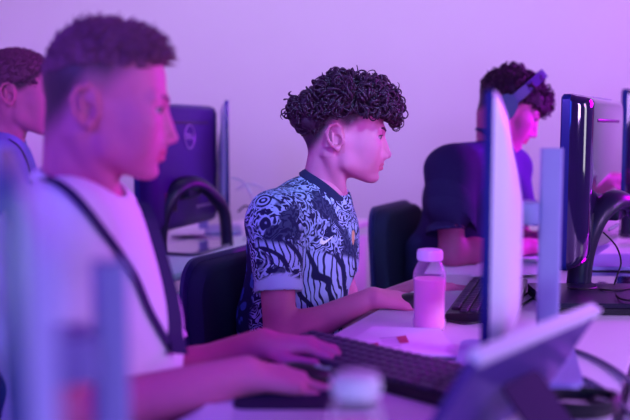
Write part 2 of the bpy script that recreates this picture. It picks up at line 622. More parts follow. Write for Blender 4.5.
def strands(count, root_c, root_r, keep, direc, length, thick, seed=1):
    r = random.Random(seed)
    b = MB()
    k = tries = 0
    C = Vector(root_c)
    while k < count and tries < count * 40:
        tries += 1
        z = r.uniform(-.8, 1); a = r.uniform(0, 2 * PI); q = math.sqrt(1 - z * z)
        d = Vector((q * math.cos(a), q * math.sin(a), z))
        p = C + Vector((d.x * root_r[0], d.y * root_r[1], d.z * root_r[2]))
        if not keep(p, r):
            continue
        nrm = Vector((d.x / root_r[0], d.y / root_r[1], d.z / root_r[2])).normalized()
        jit = Vector((r.gauss(0, .35), r.gauss(0, .35), r.gauss(0, .25)))
        v1 = (nrm + jit * .5).normalized()
        v2 = (direc(p) + jit + nrm * .3).normalized()
        L = length(p) * r.uniform(.7, 1.15)
        pts = [p, p + v1 * L * .4, p + v1 * L * .6 + v2 * L * .35, p + v1 * L * .65 + v2 * L * .75]
        b.tube(pts, [thick, thick, thick * .8, thick * .15], 4, caps=False)
        k += 1
    return np.array(b.v), b.f


def eyebrow_mesh():
    b = MB()
    for s in (1, -1):
        pts = [(.1045, s * .010, .0235), (.102, s * .020, .0275), (.096, s * .032, .0300), (.0865, s * .045, .0275)]
        b.tube(spline(pts, 4), [.0030, .0034, .0034, .0034, .0034, .0034, .0034, .0034, .0030, .0028, .0024, .0018, .0010], 6)
        lash = []
        for i in range(9):
            a = R(-40 + 14.5 * i)
            lash.append((.0830 + .0143 * math.cos(a), s * (.031 + .0143 * math.sin(a)), .0136 - .0022 * (a - .3) ** 2))
        b.tube(lash, .0013, 5)
    return np.array(b.v), b.f


# ------------------------------------------------------------------ hands
def hand_prims(wrist, fwd, up, thumb_side, curl=(20, 25, 15), spread=1.0, thumb=(0.75, 0.65, -0.25), tb=(18, 14), s=1.0, lift=(0, 0, 0, 0), curls4=None):
    """thumb_side +1: the thumb is on up x fwd (a right hand, palm down)"""
    w = Vector(wrist); f = Vector(fwd).normalized(); u = Vector(up); u = (u - f * u.dot(f)).normalized()
    l = u.cross(f) * thumb_side
    P = []
    offs = (.026, .0085, -.0095, -.027)
    lens = (.086, .089, .084, .075)
    ph = ((.041, .025, .021), (.045, .028, .022), (.041, .027, .021), (.032, .020, .019))
    rad = (.0090, .0092, .0086, .0076)
    for i in range(4):
        base = w + l * offs[i] * .55 * s + f * .008 * s
        kn = w + (f * lens[i] + l * offs[i] - u * (.004 * abs(i - 1.2))) * s
        P.append(cone(base, kn, .0150 * s, .0112 * s, .014))
        d = (f + l * (offs[i] * 3.2 * spread)).normalized()
        a = -R(lift[i])
        p = kn
        cc = curls4[i] if curls4 else curl
        for j in range(3):
            a += R(cc[j])
            dd = d * math.cos(a) - u * math.sin(a)
            q = p + dd * ph[i][j] * s
            P.append(cone(p, q, rad[i] * (1.0 - .10 * j) * s, rad[i] * (.90 - .10 * j) * s, .004))
            p = q
    # thumb
    base = w + (f * .018 + l * .018 - u * .006) * s
    d = (f * thumb[0] + l * thumb[1] + u * thumb[2]).normalized()
    ax = d.cross(f)
    ax = ax.normalized() if ax.length > .05 else u
    p = base
    tl, tr = (.044, .033, .026), (.0135, .0108, .0096, .0076)
    for j in range(3):
        q = p + d * tl[j] * s
        P.append(cone(p, q, tr[j] * s, tr[j + 1] * s, .012 if j == 0 else .004))
        p = q
        if j < 2:
            d = Matrix.Rotation(R(tb[j]), 3, ax) @ d
    P.append(cone(w + l * .012 * s, w + (f * .055 + l * .020 - u * .005) * s, .013 * s, .012 * s, .014))
    return P


def arm_prims(sh, el, wr, r=(.046, .040, .027), k=.02):
    sh, el, wr = Vector(sh), Vector(el), Vector(wr)
    mid = el.lerp(wr, .28)
    return [cone(sh, el, r[0], r[1] * .93, k), cone(el, mid, r[1] * .95, r[1], k), cone(mid, wr, r[1], r[2], k)]
# ------------------------------------------------------------------ people
def rotz(a):
    return np.array(Matrix.Rotation(a, 3, 'Z'))


def mcut(plane_p, plane_n, rad=0.11):
    pp = np.array(plane_p, np.float32); nn = np.array(Vector(plane_n).normalized(), np.float32)

    def f(X, Y, Z):
        return (X - pp[0]) * nn[0] + (Y - pp[1]) * nn[1] + (Z - pp[2]) * nn[2]
    return f


def folds(amp, seed, dirv=(0.3, 0.2, 1.0), freq=48):
    r = np.random.default_rng(seed)
    ph = r.uniform(0, 6.28, 6)

    def f(X, Y, Z):
        w = 0.9 * np.sin(9 * X + 7 * Z + ph[0]) + 0.8 * np.sin(11 * Y - 8 * Z + ph[1])
        a = np.sin(freq * (dirv[0] * X + dirv[1] * Y + dirv[2] * Z) + 2.2 * w + ph[2])
        b = np.sin(freq * .6 * (dirv[2] * X - dirv[0] * Z + .4 * Y) + 1.8 * w + ph[3])
        m = 0.5 + 0.5 * np.sin(6 * X + 9 * Z + 5 * Y + ph[4])
        return amp * (a * m + .7 * b * (1 - m))
    return f


class Person:
    def __init__(s, origin, head_pos, head_rot, torso_yaw, neck, chest, belly, hip, sh_r, sh_l, scale=1.0, neck_r=.050, bulk=1.0):
        s.origin = Vector(origin)
        s.Mh = Matrix.Translation(Vector(head_pos)) @ Euler((R(head_rot[2]), R(head_rot[1]), R(head_rot[0])), 'XYZ').to_matrix().to_4x4() @ Matrix.Diagonal((scale, scale, scale, 1))
        # yaw, pitch, roll
        s.Mh = Matrix.Translation(Vector(head_pos)) @ Matrix.Rotation(R(head_rot[0]), 4, 'Z') @ Matrix.Rotation(R(head_rot[1]), 4, 'Y') @ Matrix.Rotation(R(head_rot[2]), 4, 'X') @ Matrix.Diagonal((scale, scale, scale, 1))
        s.neck_r = neck_r
        s.yaw = R(torso_yaw)
        s.neck, s.chest, s.belly, s.hip, s.shr, s.shl = (Vector(v) for v in (neck, chest, belly, hip, sh_r, sh_l))
        s.bulk = bulk
        s.body = Body()
        s.hairs = Body()

    def W(s, pts):
        a = np.c_[np.asarray(pts, float), np.ones(len(pts))]
        return (a @ np.array(s.Mh).T)[:, :3]

    def torso(s, inf=0.0, z=0.0):
        rm = rotz(s.yaw)
        b = s.bulk
        mid = s.shr.lerp(s.shl, .5)
        P = [ell(s.chest, (.112 * b + inf, .158 * b + inf, .150 + inf), .06, 1, rm),
             ell(s.belly, (.108 * b + inf, .150 * b + inf, .140 + inf), .06, 1, rm),
             ell(s.hip, (.120 * b + inf, .165 * b + inf, .110 + inf), .06, 1, rm),
             cone(s.shr, s.shl, .050 + inf, .050 + inf, .05)]
        nb = s.neck - Vector((0, 0, .030))
        for sh in (s.shr, s.shl):
            P.append(cone(nb, nb.lerp(sh, .72), .046 + inf * .6, .046 + inf, .04))
        return P

    def make_head(s, style, jaw=1.0, nose=1.0, chin=1.0, back=.108):
        nl = s.Mh.inverted() @ s.neck
        pts, q = solid(head_prims(nl, s.neck_r, jaw, nose, chin, back), .0021)
        s.body.add(s.W(pts), q, head_tint(pts, style), 0)
        for k in (1, -1):
            v, f = uv_ball((.0830, k * .031, .010), .0124)
            # iris faces forward
            fr = [i for i, ff in enumerate(f) if np.mean([v[j][0] for j in ff]) > .0830 + .0122 * .74]
            frs = set(fr)
            s.body.add(s.W(v), [ff for i, ff in enumerate(f) if i not in frs], None, 1)
            s.body.add(s.W(v), [f[i] for i in fr], None, 2)
        v, f = eyebrow_mesh()
        s.hairs.add(s.W(v), f)

    def make_body(s, arms, legs):
        pts, q = solid(s.torso(0.0) + [cone(s.neck + Vector((0, 0, .03)), s.neck - Vector((0, 0, .05)), s.neck_r * .98, .055, .04)] + legs_prims(legs, 0.0), .007)
        s.body.add(pts, q)
        s.arms = arms
        for a in arms:
            P = arm_prims(a['sh'], a['el'], a['wr'], a.get('r', (.046, .040, .026)))
            P += hand_prims(a['wr'], a['fwd'], a['up'], a['side'], **a.get('hand', {}))
            pts, q = solid(P, .0028)
            s.body.add(pts, q)

    def shirt(s, mats, inf, sleeves, fold, collar, seed=1, hem_z=.50, region=None, h=.005):
        b = Body()
        top = s.neck
        P = s.torso(inf)
        for (sh, el, fr, r0, r1) in sleeves:
            sh, el = Vector(sh), Vector(el)
            P.append(cone(sh, sh.lerp(el, fr * .62), r0, (r0 + r1) / 2, .035))
        ctr, nrm, rx, ry = collar
        nrm = Vector(nrm).normalized()
        P.append(cone(Vector(ctr) + nrm * .030, Vector(ctr) + nrm * .14, (rx + ry) / 2 - .004, (rx + ry) / 2 + .01, .006, -1))
        zc = mcut((0, 0, hem_z), (0, 0, -1))
        pts, q = solid(P, h, folds(fold, seed), zc)
        b.add(pts, q, region(pts, 'torso') if region else None)
        for i, (sh, el, fr, r0, r1) in enumerate(sleeves):
            sh, el = Vector(sh), Vector(el)
            d = (el - sh).normalized()
            hem = sh.lerp(el, fr)
            P = [cone(sh, hem, r0, r1, .01), cone(hem, hem + d * .05, r1, r1 * 1.02, .01), cone(hem - d * .05, hem + d * .10, r1 - .006, r1 - .005, .003, -1)]
            pts, q = solid(P, .004, folds(fold * .8, seed + 3 + i, (.5, .3, .8), 60), mcut(hem, d))
            b.add(pts, q, region(pts, 'sleeve', sh, hem) if region else None)
        return b

    def collar_ring(s, ctr, nrm, rx, ry, mats, parent, height=.018, fwd=None):
        nrm = Vector(nrm).normalized()
        f = Vector(fwd); f = (f - nrm * f.dot(nrm)).normalized()
        l = nrm.cross(f)
        m = MB()
        N = 48
        prof = [(0, -.5), (.0035, -.35), (.004, .2), (.0022, .5), (-.0016, .5), (-.002, -.5)]
        vs, fs = [], []
        for i in range(N):
            a = 2 * PI * i / N
            dirv = f * math.cos(a) * rx + l * math.sin(a) * ry
            un = dirv.normalized()
            sag = -.010 * math.cos(a) ** 2
            for (o, hh) in prof:
                vs.append(Vector(ctr) + dirv + un * (o - hh * height * .35) + nrm * (hh * height + sag) - s.origin)
        K = len(prof)
        for i in range(N):
            j = (i + 1) % N
            for k in range(K):
                k2 = (k + 1) % K
                fs.append((i * K + k, i * K + k2, j * K + k2, j * K + k))
        m.mesh(vs, fs)
        return m.build('collar', mats, parent)


def legs_prims(legs, inf):
    P = []
    for (hip, knee, ank) in legs:
        hip, knee, ank = Vector(hip), Vector(knee), Vector(ank)
        P += [cone(hip, knee, .078 + inf, .056 + inf, .03), cone(knee, knee.lerp(ank, .35), .054 + inf, .054 + inf, .02), cone(knee.lerp(ank, .35), ank, .054 + inf, .036 + inf * 1.2, .02)]
    return P


def finish(p, name, label, skin, hair_mat, shirt_b, shirt_mats, shirt_name, legs):
    o = p.body.build(name, [skin, M['eye_white'], M['iris']], p.origin)
    tag(o, label, 'person')
    if p.hairs.n:
        p.hairs.build('hair', hair_mat, p.origin, o)
    sh = shirt_b.build(shirt_name, shirt_mats, p.origin, o)
    pts, q = solid(legs_prims(legs, .012) + [ell(p.hip - Vector((0, 0, .02)), (.135 * p.bulk, .180 * p.bulk, .10), .05, 1, rotz(p.yaw))], .010, folds(.003, 5))
    b = Body(); b.add(pts, q)
    b.build('trousers', M['trousers'], p.origin, o)
    for (hip, knee, ank) in legs:
        ank = Vector(ank)
        fw = (Vector((knee[0], knee[1], 0)) - Vector((hip[0], hip[1], 0))).normalized()
        c = ank + fw * .06
        P = [cone((ank.x - fw.x * .03, ank.y - fw.y * .03, .040), (c.x + fw.x * .10, c.y + fw.y * .10, .036), .038, .034, .02),
             cone((ank.x, ank.y, .05), (ank.x, ank.y, .10), .044, .044, .02)]
        pts, q = solid(P, .007, None, lambda X, Y, Z: -(Z - .004) + 0 * X + 0 * Y)
        b = Body(); b.add(pts, q)
        b.build('shoe', M['shoe'], p.origin, o)
    return o, sh


def legs_for(hip, yaw, knee_z=.50, reach=.42, half=.10):
    f = Vector((math.cos(yaw), math.sin(yaw), 0)); l = Vector((-f.y, f.x, 0))
    out = []
    for s in (-1, 1):
        h = Vector((hip[0], hip[1], .535)) + l * (s * half)
        k = h + f * reach + l * (s * .03); k.z = knee_z
        a = k + f * .03; a.z = .085
        out.append((h, k, a))
    return out


ROW = R(-24)                                     # the rows of desks run 24 degrees off the view axis
V = Vector((math.cos(ROW), math.sin(ROW), 0))    # across a desk, away from its user
U = Vector((-math.sin(ROW), math.cos(ROW), 0))   # along the row


def raycast(bvh, x, y, org):
    o = Vector(cam.location)
    d = (at(x, y, 1.0) - o).normalized()
    hit = bvh.ray_cast(o - org, d)
    return (hit[0] + org, hit[1]) if hit[0] is not None else (None, None)


def bvh_of(o):
    return BVHTree.FromPolygons([v.co.copy() for v in o.data.vertices], [tuple(f.vertices) for f in o.data.polygons])


def ribbon(path, width, thick, side=None):
    """flat band along path of (point, normal)"""
    vs, fs = [], []
    n = len(path)
    for i, (p, nr) in enumerate(path):
        t = (path[min(i + 1, n - 1)][0] - path[max(i - 1, 0)][0]).normalized()
        nr = (nr - t * nr.dot(t)).normalized()
        sd = t.cross(nr)
        w = width[i] if isinstance(width, (list, tuple)) else width
        for (a, b) in ((-1, 0), (1, 0), (1, 1), (-1, 1)):
            vs.append(p + sd * (a * w / 2) + nr * (b * thick))
    for i in range(n - 1):
        for k in range(4):
            k2 = (k + 1) % 4
            fs.append((i * 4 + k, i * 4 + k2, i * 4 + 4 + k2, i * 4 + 4 + k))
    fs += [(0, 1, 2, 3), (4 * n - 1, 4 * n - 2, 4 * n - 3, 4 * n - 4)]
    return vs, fs


# ---- the boy in the patterned football shirt -------------------------------------------------
def football_shirt_material():
    m = bpy.data.materials.new('patterned_jersey')
    m.use_nodes = True
    nt = m.node_tree
    L = nt.links.new
    b = nt.nodes['Principled BSDF']
    b.inputs['Roughness'].default_value = .75
    b.inputs['Specular IOR Level'].default_value = .25
    tc = nt.nodes.new('ShaderNodeTexCoord')
    vc = nt.nodes.new('ShaderNodeVertexColor'); vc.layer_name = 'tint'
    sp = nt.nodes.new('ShaderNodeSeparateColor'); L(vc.outputs['Color'], sp.inputs['Color'])

    def N(t, **kw):
        n = nt.nodes.new(t)
        for k, v in kw.items():
            if k in n.inputs:
                n.inputs[k].default_value = v
            else:
                setattr(n, k, v)
        return n

    def math_(op, a, bb=None, clamp=False):
        n = nt.nodes.new('ShaderNodeMath'); n.operation = op; n.use_clamp = clamp
        for i, v in enumerate((a, bb)):
            if v is None: continue
            if isinstance(v, (int, float)): n.inputs[i].default_value = v
            else: L(v, n.inputs[i])
        return n.outputs[0]

    def mixc(f, a, bb):
        n = nt.nodes.new('ShaderNodeMix'); n.data_type = 'RGBA'
        for k, v in (('Factor', f), ('A', a), ('B', bb)):
            if isinstance(v, tuple): n.inputs[k].default_value = v
            elif isinstance(v, (int, float)): n.inputs[k].default_value = v
            else: L(v, n.inputs[k])
        return n.outputs['Result']

    def warp(scale, amt):
        n = N('ShaderNodeTexNoise', Scale=scale, Detail=2.0)
        L(tc.outputs['Object'], n.inputs['Vector'])
        s_ = nt.nodes.new('ShaderNodeVectorMath'); s_.operation = 'SUBTRACT'; s_.inputs[1].default_value = (.5, .5, .5)
        L(n.outputs['Color'], s_.inputs[0])
        k_ = nt.nodes.new('ShaderNodeVectorMath'); k_.operation = 'SCALE'; k_.inputs['Scale'].default_value = amt
        L(s_.outputs[0], k_.inputs[0])
        a_ = nt.nodes.new('ShaderNodeVectorMath'); a_.operation = 'ADD'
        L(tc.outputs['Object'], a_.inputs[0]); L(k_.outputs[0], a_.inputs[1])
        return a_.outputs[0]

    def band(v, lo, hi):
        n = N('ShaderNodeMapRange'); n.clamp = True
        n.inputs['From Min'].default_value = lo; n.inputs['From Max'].default_value = hi
        L(v, n.inputs['Value'])
        return n.outputs[0]

    # scrollwork: contour lines of warped noise and rings in cells
    w1 = warp(16, .09)
    n1 = N('ShaderNodeTexNoise', Scale=24.0, Detail=2.5); L(w1, n1.inputs['Vector'])
    scroll = math_('SINE', math_('MULTIPLY', n1.outputs['Fac'], 58.0))
    scroll = band(scroll, -.12, .35)
    v1 = N('ShaderNodeTexVoronoi', Scale=17.0); L(warp(24, .02), v1.inputs['Vector'])
    rings = math_('SINE', math_('MULTIPLY', v1.outputs['Distance'], 34.0))
    rings = band(rings, -.2, .3)
    near = band(v1.outputs['Distance'], .46, .40)
    pick = N('ShaderNodeTexNoise', Scale=7.0, Detail=1.0); L(tc.outputs['Object'], pick.inputs['Vector'])
    usering = math_('MULTIPLY', near, band(pick.outputs['Fac'], .50, .56))
    mixv = nt.nodes.new('ShaderNodeMix'); L(usering, mixv.inputs['Factor']); L(scroll, mixv.inputs['A']); L(rings, mixv.inputs['B'])
    ornate = mixv.outputs['Result']
    # larger dark and light fields breaking the scrollwork
    fld = N('ShaderNodeTexNoise', Scale=9.0, Detail=3.0, Roughness=.6); L(warp(12, .06), fld.inputs['Vector'])
    darkf = band(fld.outputs['Fac'], .47, .43)
    lightf = band(fld.outputs['Fac'], .60, .64)
    ornate = math_('MULTIPLY', ornate, math_('SUBTRACT', 1.0, math_('MULTIPLY', darkf, .92)))
    ornate = math_('MAXIMUM', ornate, math_('MULTIPLY', lightf, .85))
    # drapery: wide curved folds drawn in ink
    wv = N('ShaderNodeTexWave', Scale=7.5, Distortion=5.5, Detail=1.2)
    wv.inputs['Detail Scale'].default_value = 1.1
    wv.bands_direction = 'DIAGONAL'
    L(warp(7, .05), wv.inputs['Vector'])
    drape = band(wv.outputs['Fac'], .14, .24)
    wv2 = N('ShaderNodeTexWave', Scale=26.0, Distortion=4.0, Detail=1.0); L(warp(6, .06), wv2.inputs['Vector'])
    fine = band(wv2.outputs['Fac'], .12, .22)
    drape = math_('MULTIPLY', drape, fine)
    mv = nt.nodes.new('ShaderNodeMix'); L(sp.outputs['Blue'], mv.inputs['Factor']); L(ornate, mv.inputs['A']); L(drape, mv.inputs['B'])
    pat = mv.outputs['Result']
    # leaf shapes on the dark back panel
    v2 = N('ShaderNodeTexVoronoi', Scale=30.0); L(warp(22, .05), v2.inputs['Vector'])
    leaf = band(v2.outputs['Distance'], .46, .38)
    navy = (.011, .009, .065, 1); pale = (.42, .46, .78, 1); mid = (.06, .10, .42, 1)
    c = mixc(pat, navy, pale)
    backc = mixc(leaf, navy, mid)
    c = mixc(sp.outputs['Red'], c, backc)
    hemc = mixc(.0, (.46, .49, .78, 1), pale)
    c = mixc(sp.outputs['Green'], c, hemc)
    L(c, b.inputs['Base Color'])
    bp = nt.nodes.new('ShaderNodeBump'); bp.inputs['Strength'].default_value = .2; bp.inputs['Distance'].default_value = .001
    nb = N('ShaderNodeTexNoise', Scale=900.0); L(tc.outputs['Object'], nb.inputs['Vector']); L(nb.outputs['Fac'], bp.inputs['Height']); L(bp.outputs['Normal'], b.inputs['Normal'])
    return m


M['jersey'] = football_shirt_material()

DB = 2.10
b_yaw = -32
b_chest = at(305, 246, DB + .02)
b_shr, b_shl = at(275, 222, DB - .13), at(318, 216, DB + .16)
b_el, b_wr = at(280, 340, DB - .20), at(372, 298, DB - .16)
boy = Person((-.03, DB, 0), at(341, 140, DB), (0, 1, 0), b_yaw, at(322, 189, DB + .01), b_chest, at(291, 318, DB + .03), at(286, 392, DB + .02), b_shr, b_shl, neck_r=.046, bulk=.98)
boy.Mh = boy.Mh
boy.make_head('curly')
b_legs = legs_for(boy.hip, R(-24))
b_el2, b_wr2 = at(352, 318, DB + .16), at(416, 288, 2.18)
boy.make_body([
    dict(sh=b_shr, el=b_el, wr=b_wr, fwd=(1, .12, -.06), up=(0, -.15, 1), side=1, r=(.044, .038, .024), hand=dict(curl=(24, 30, 20), lift=(20, 22, 20, 16), spread=1.0, thumb=(.8, .55, -.3))),
    dict(sh=b_shl, el=b_el2, wr=b_wr2, fwd=(.95, .15, .02), up=(0, 0, 1), side=-1, r=(.044, .038, .024), hand=dict(curl=(30, 35, 25), lift=(22, 22, 22, 22))),
], b_legs)


def boy_region(p, what, sh=None, hem=None):
    t = np.zeros((len(p), 4), np.float32)
    t[:, 3] = 1
    if what == 'sleeve':
        d = np.array((hem - sh).normalized())
        tt = (p - np.array(hem)) @ d
        t[:, 1] = sstep(-.034, -.026, tt + .006 * np.sin(60 * p[:, 0]))
    else:
        c, s_ = math.cos(R(b_yaw)), math.sin(R(b_yaw))
        q = p - np.array(b_chest)
        f = q[:, 0] * c + q[:, 1] * s_           # towards the chest
        l = -q[:, 0] * s_ + q[:, 1] * c          # towards his left
        t[:, 2] = sstep(.012, .022, f - .0) * sstep(-.012, -.024, q[:, 2] + .25 * l)
        t[:, 0] = sstep(-.035, -.050, f) * sstep(.05, .03, q[:, 2])
    return t


coll = (at(326.5, 184.5, DB), (.60, -.10, .80), .064, .060)
sb = boy.shirt(None, .014, [(b_shr, b_el, .60, .060, .053), (b_shl, b_el2, .6, .060, .053)], .0028, coll, 11, region=boy_region, h=.0042)
inner = boy.hairs
ozm = lambda x: float(np.interp(x, [-.14, -.11, -.07, -.03, .03, .09, .13, .16], [.045, .020, .012, .050, .060, .056, .036, .030]))
OC, OR = (.010, 0, .078), (.136, .112, .088)
v, f = curls(OC, OR, ozm, 700, (.008, .0140), (.0024, .0040), (-.005, .022), 3, keep=lambda p: p.z < .171 + .72 * min(0, p.x + .02))
boy.hairs.add(boy.W(v), f)
v, f = curls(OC, (.141, .116, .092), ozm, 110, (.010, .016), (.0012, .0022), (-.006, .006), 13, keep=lambda p: p.z < .169 + .72 * min(0, p.x + .02))
boy.hairs.add(boy.W(v), f)
core = [ell((.006, 0, .078), (.112, .092, .068), .02), ell((.085, 0, .062), (.040, .060, .030), .03), ell((-.085, 0, .045), (.035, .070, .035), .03)]
pts, q = solid(core, .004, lambda X, Y, Z: .006 * np.sin(90 * X + 40 * Z) * np.sin(85 * Y + 30 * X) + .005 * np.sin(80 * Z + 60 * Y), lambda X, Y, Z: np.interp(X, [-.14, -.11, -.07, -.03, .03, .09, .13], [.03, .015, .010, .055, .068, .060, .040]) - Z + 0 * Y)
boy.hairs.add(boy.W(pts), q)
boy_o, boy_shirt = finish(boy, 'person', 'person with curly dark hair in navy and lavender patterned jersey, hand on a mouse', M['skin'], M['hair'], sb, M['jersey'], 'jersey', b_legs)
boy.collar_ring(*coll, M['collar'], boy_shirt, .020, fwd=(1, -.1, 0))

# printed marks on the jersey front: the tick-shaped logo and the crest
bv = bvh_of(boy_shirt)


def print_on(bvh, org, outline, mat_, name, parent, lift=.0012):
    """outline in photo positions, laid on the cloth as a thin print"""
    vs = []
    nsum = Vector((0, 0, 0))
    for (x, y) in outline:
        h, nr = raycast(bvh, x, y, org)
        if h is None:
            continue
        vs.append(h); nsum += nr
    c = sum(vs, Vector()) / len(vs)
    nsum.normalize()
    lifted = [p + nsum * lift for p in vs]
    n = len(vs)
    m = MB()
    m.mesh([p - org for p in lifted] + [p - nsum * .0008 - org for p in vs], [tuple(range(n))] + [(i, (i + 1) % n, n + (i + 1) % n, n + i) for i in range(n)])
    return m.build(name, mat_, parent, smooth=False)


sw = [(333.2, 235.6), (329.0, 238.6), (325.2, 240.6), (322.8, 240.6), (322.2, 238.9), (322.9, 236.4), (320.6, 239.0), (319.6, 242.0), (320.6, 244.2), (323.2, 244.5), (327.0, 242.0), (331.0, 238.2)]
print_on(bv, boy.origin, sw, M['logo_white'], 'logo', boy_shirt)
print_on(bv, boy.origin, [(352.0, 231), (353.2, 230.2), (354.2, 233), (354.0, 240), (353.0, 245), (352.0, 242), (351.6, 237)], M['crest'], 'crest', boy_shirt)

# ---- the person in the white T-shirt, close to the camera ------------------------------------
DA = 1.37
a_yaw = -22
a_shr, a_shl = at(56, 234, DA - .15), at(96, 224, DA + .17)
a_el, a_wr = at(54, 426, DA - .17), at(246, 376, DA - .06)
a_el2, a_wr2 = at(165, 384, DA + .14), at(262, 345, DA + .12)
guy = Person((-.38, DA, 0), at(100, 113, DA), (10, 3, 0), a_yaw, at(79, 190, DA + .01), at(72, 284, DA + .01), at(101, 352, DA + .02), at(98, 440, DA + .02), a_shr, a_shl, neck_r=.053, bulk=.97)
guy.make_head('quiff', back=.088)
g_legs = legs_for(guy.hip, R(-24))
guy.make_body([
    dict(sh=a_shr, el=a_el, wr=a_wr, fwd=(.98, .16, -.08), up=(0, -.1, 1), side=1, r=(.048, .045, .031), hand=dict(curl=(22, 30, 20), lift=(8, 10, 8, 4), thumb=(.75, .6, -.3))),
    dict(sh=a_shl, el=a_el2, wr=a_wr2, fwd=(.95, -.2, .12), up=(.1, 0, 1), side=-1, r=(.047, .042, .029), hand=dict(curls4=[(62, 50, 20), (55, 45, 20), (45, 40, 20), (40, 35, 20)], lift=(34, 30, 24, 20))),
], g_legs)
collg = (at(80, 190, DA), (.52, -.06, .86), .072, .068)
sg = guy.shirt(None, .018, [(a_shr, a_el, .58, .066, .066), (a_shl, a_el2, .80, .066, .066)], .0042, collg, 21)
gzl = lambda x: float(np.interp(x, [-.11, -.06, -.02, .03, .06, .085, .12], [.045, .055, .066, .066, .066, .078, .085]))
inq = lambda p, r: p.z > gzl(p.x) + .012 * r.random()
gl = lambda p: .005 + .015 * max(0, min(1, (p.z - .075) / .045)) + .022 * max(0, min(1, (p.x - .02) / .06))
v, f = strands(3400, (-.001, 0, .052), (.0855, .0745, .0785), inq, lambda p: Vector((1.0, -.05 * np.sign(p.y), .02 + 1.2 * max(p.x - .03, 0))).normalized(), gl, .0017, 5)
guy.hairs.add(guy.W(v), f)
pts, q = solid([ell((-.0035, 0, .0505), (.0850, .0752, .0795), .01), ell((.046, 0, .082), (.044, .050, .034), .03)], .004, lambda X, Y, Z: .0025 * np.sin(140 * X + 60 * Z) * np.sin(120 * Y) + 0 * X, lambda X, Y, Z: np.interp(X, [-.11, -.06, -.02, .03, .06, .085, .12], [.050, .060, .070, .070, .068, .078, .088]) - Z + 0 * Y)
guy.hairs.add(guy.W(pts), q)
guy_o, guy_shirt = finish(guy, 'person', 'person with short faded hair in white T-shirt and dark lanyard, nearest the camera', M['skin'], M['hair_fair'], sg, M['tee_white'], 'tshirt', g_legs)
guy.collar_ring(*collg, M['tee_white'], guy_shirt, .018, fwd=(1, -.1, 0))
bvg = bvh_of(guy_shirt)


def strand_on(bvh, org, line, width, thick, dep, lift=.003, twist=None):
    path = []
    for p in spline([Vector((x, y, 0)) for x, y in line], 6):
        h, nr = raycast(bvh, p.x, p.y, org)
        if h is None:
            continue
        elif path and (h - path[-1][0]).length > .06:
            if len(path) > 6:
                continue
            path = []
        path.append((h + nr * lift, nr))
    for _ in range(2):
        path = [path[0]] + [((path[i - 1][0] + path[i][0] * 2 + path[i + 1][0]) / 4, (path[i - 1][1] + path[i][1] * 2 + path[i + 1][1]).normalized()) for i in range(1, len(path) - 1)] + [path[-1]]
    return path


lm = MB()
path = strand_on(bvg, guy.origin, [(42, 180), (60, 187), (80, 205), (105, 237), (131, 273), (146, 308), (158, 330), (170, 350)], .02, .0015, DA - .1, .004)
vs, fs = ribbon([(p - guy.origin, n) for p, n in path], .014, .0016)
lm.mesh(vs, fs)
fpath = [(at(x, y, d), Vector((.75, -.62, .1))) for x, y, d in ((92, 194, DA + .07), (112, 208, DA + .06), (127, 226, DA + .04), (144, 252, DA + .03), (160, 290, DA + .02), (173, 326, DA), (180, 354, DA - .03))]
fp2 = []
for i, p in enumerate(spline([p for p, n in fpath], 5)):
    hit = bvg.find_nearest(p - guy.origin)
    q_ = hit[0] + guy.origin
    fp2.append((p if (p - q_).length > .004 and (p - q_).dot(hit[1]) > 0 else q_ + hit[1] * .005, Vector((.65, -.75, .1))))
vs, fs = ribbon([(p - guy.origin, n) for p, n in fp2], .028, .0016)
lm.mesh(vs, fs)
lan = lm.build('lanyard', M['lanyard'], guy_o)

# ---- the person with headphones behind the monitor -------------------------------------------
DC = 2.80
c_shr, c_shl = at(449, 171, DC - .16), at(508, 168, DC + .18)
c_el, c_wr = at(452, 254, DC - .24), at(528, 246, DC - .10)
c_el2, c_wr2 = at(520, 245, DC + .18), at(548, 238, DC + .02)
thr = Person((.47, DC, 0), at(506, 111, DC), (-8, 24, 0), -22, at(495, 146, DC), at(470, 202, DC + .02), at(448, 262, DC + .02), at(438, 316, DC + .02), c_shr, c_shl, neck_r=.055, bulk=1.16)
thr.make_head('curly')
t_legs = legs_for(thr.hip, R(-24))
thr.make_body([
    dict(sh=c_shr, el=c_el, wr=c_wr, fwd=(.95, .3, 0), up=(0, -.3, 1), side=1, hand=dict(curl=(30, 35, 25), lift=(18, 18, 18, 18))),
    dict(sh=c_shl, el=c_el2, wr=c_wr2, fwd=(.7, -.7, 0), up=(0, 0, 1), side=-1, hand=dict(curl=(30, 35, 25), lift=(18, 18, 18, 18))),
], t_legs)
collt = (at(498, 140, DC), (.62, -.05, .78), .074, .070)
stb = thr.shirt(None, .018, [(c_shr, c_el, .76, .070, .074), (c_shl, c_el2, .76, .070, .074)], .0045, collt, 31, h=.006)
tzm = lambda x: float(np.interp(x, [-.14, -.10, -.05, .0, .05, .09, .13], [.02, -.03, -.02, .03, .04, .030, .020]))
v, f = curls((.008, 0, .068), (.118, .098, .082), tzm, 560, (.007, .011), (.0018, .0030), (-.004, .018), 23)
thr.hairs.add(thr.W(v), f)
pts, q = solid([ell((.004, 0, .064), (.108, .086, .076), .02), ell((.080, 0, .055), (.035, .060, .028), .03)], .004, lambda X, Y, Z: .005 * np.sin(90 * X + 40 * Z) * np.sin(85 * Y + 30 * X), lambda X, Y, Z: np.interp(X, [-.14, -.10, -.05, 0, .05, .09, .13], [.02, -.025, -.01, .04, .05, .04, .03]) - Z + 0 * Y)
thr.hairs.add(thr.W(pts), q)
thr_o, thr_shirt = finish(thr, 'person', 'person in dark navy T-shirt looking down behind the boy, wearing headphones on curly hair', M['skin_b'], M['hair'], stb, M['tee_navy'], 'tshirt', t_legs)
thr.collar_ring(*collt, M['tee_navy'], thr_shirt, .02, fwd=(1, 0, 0))

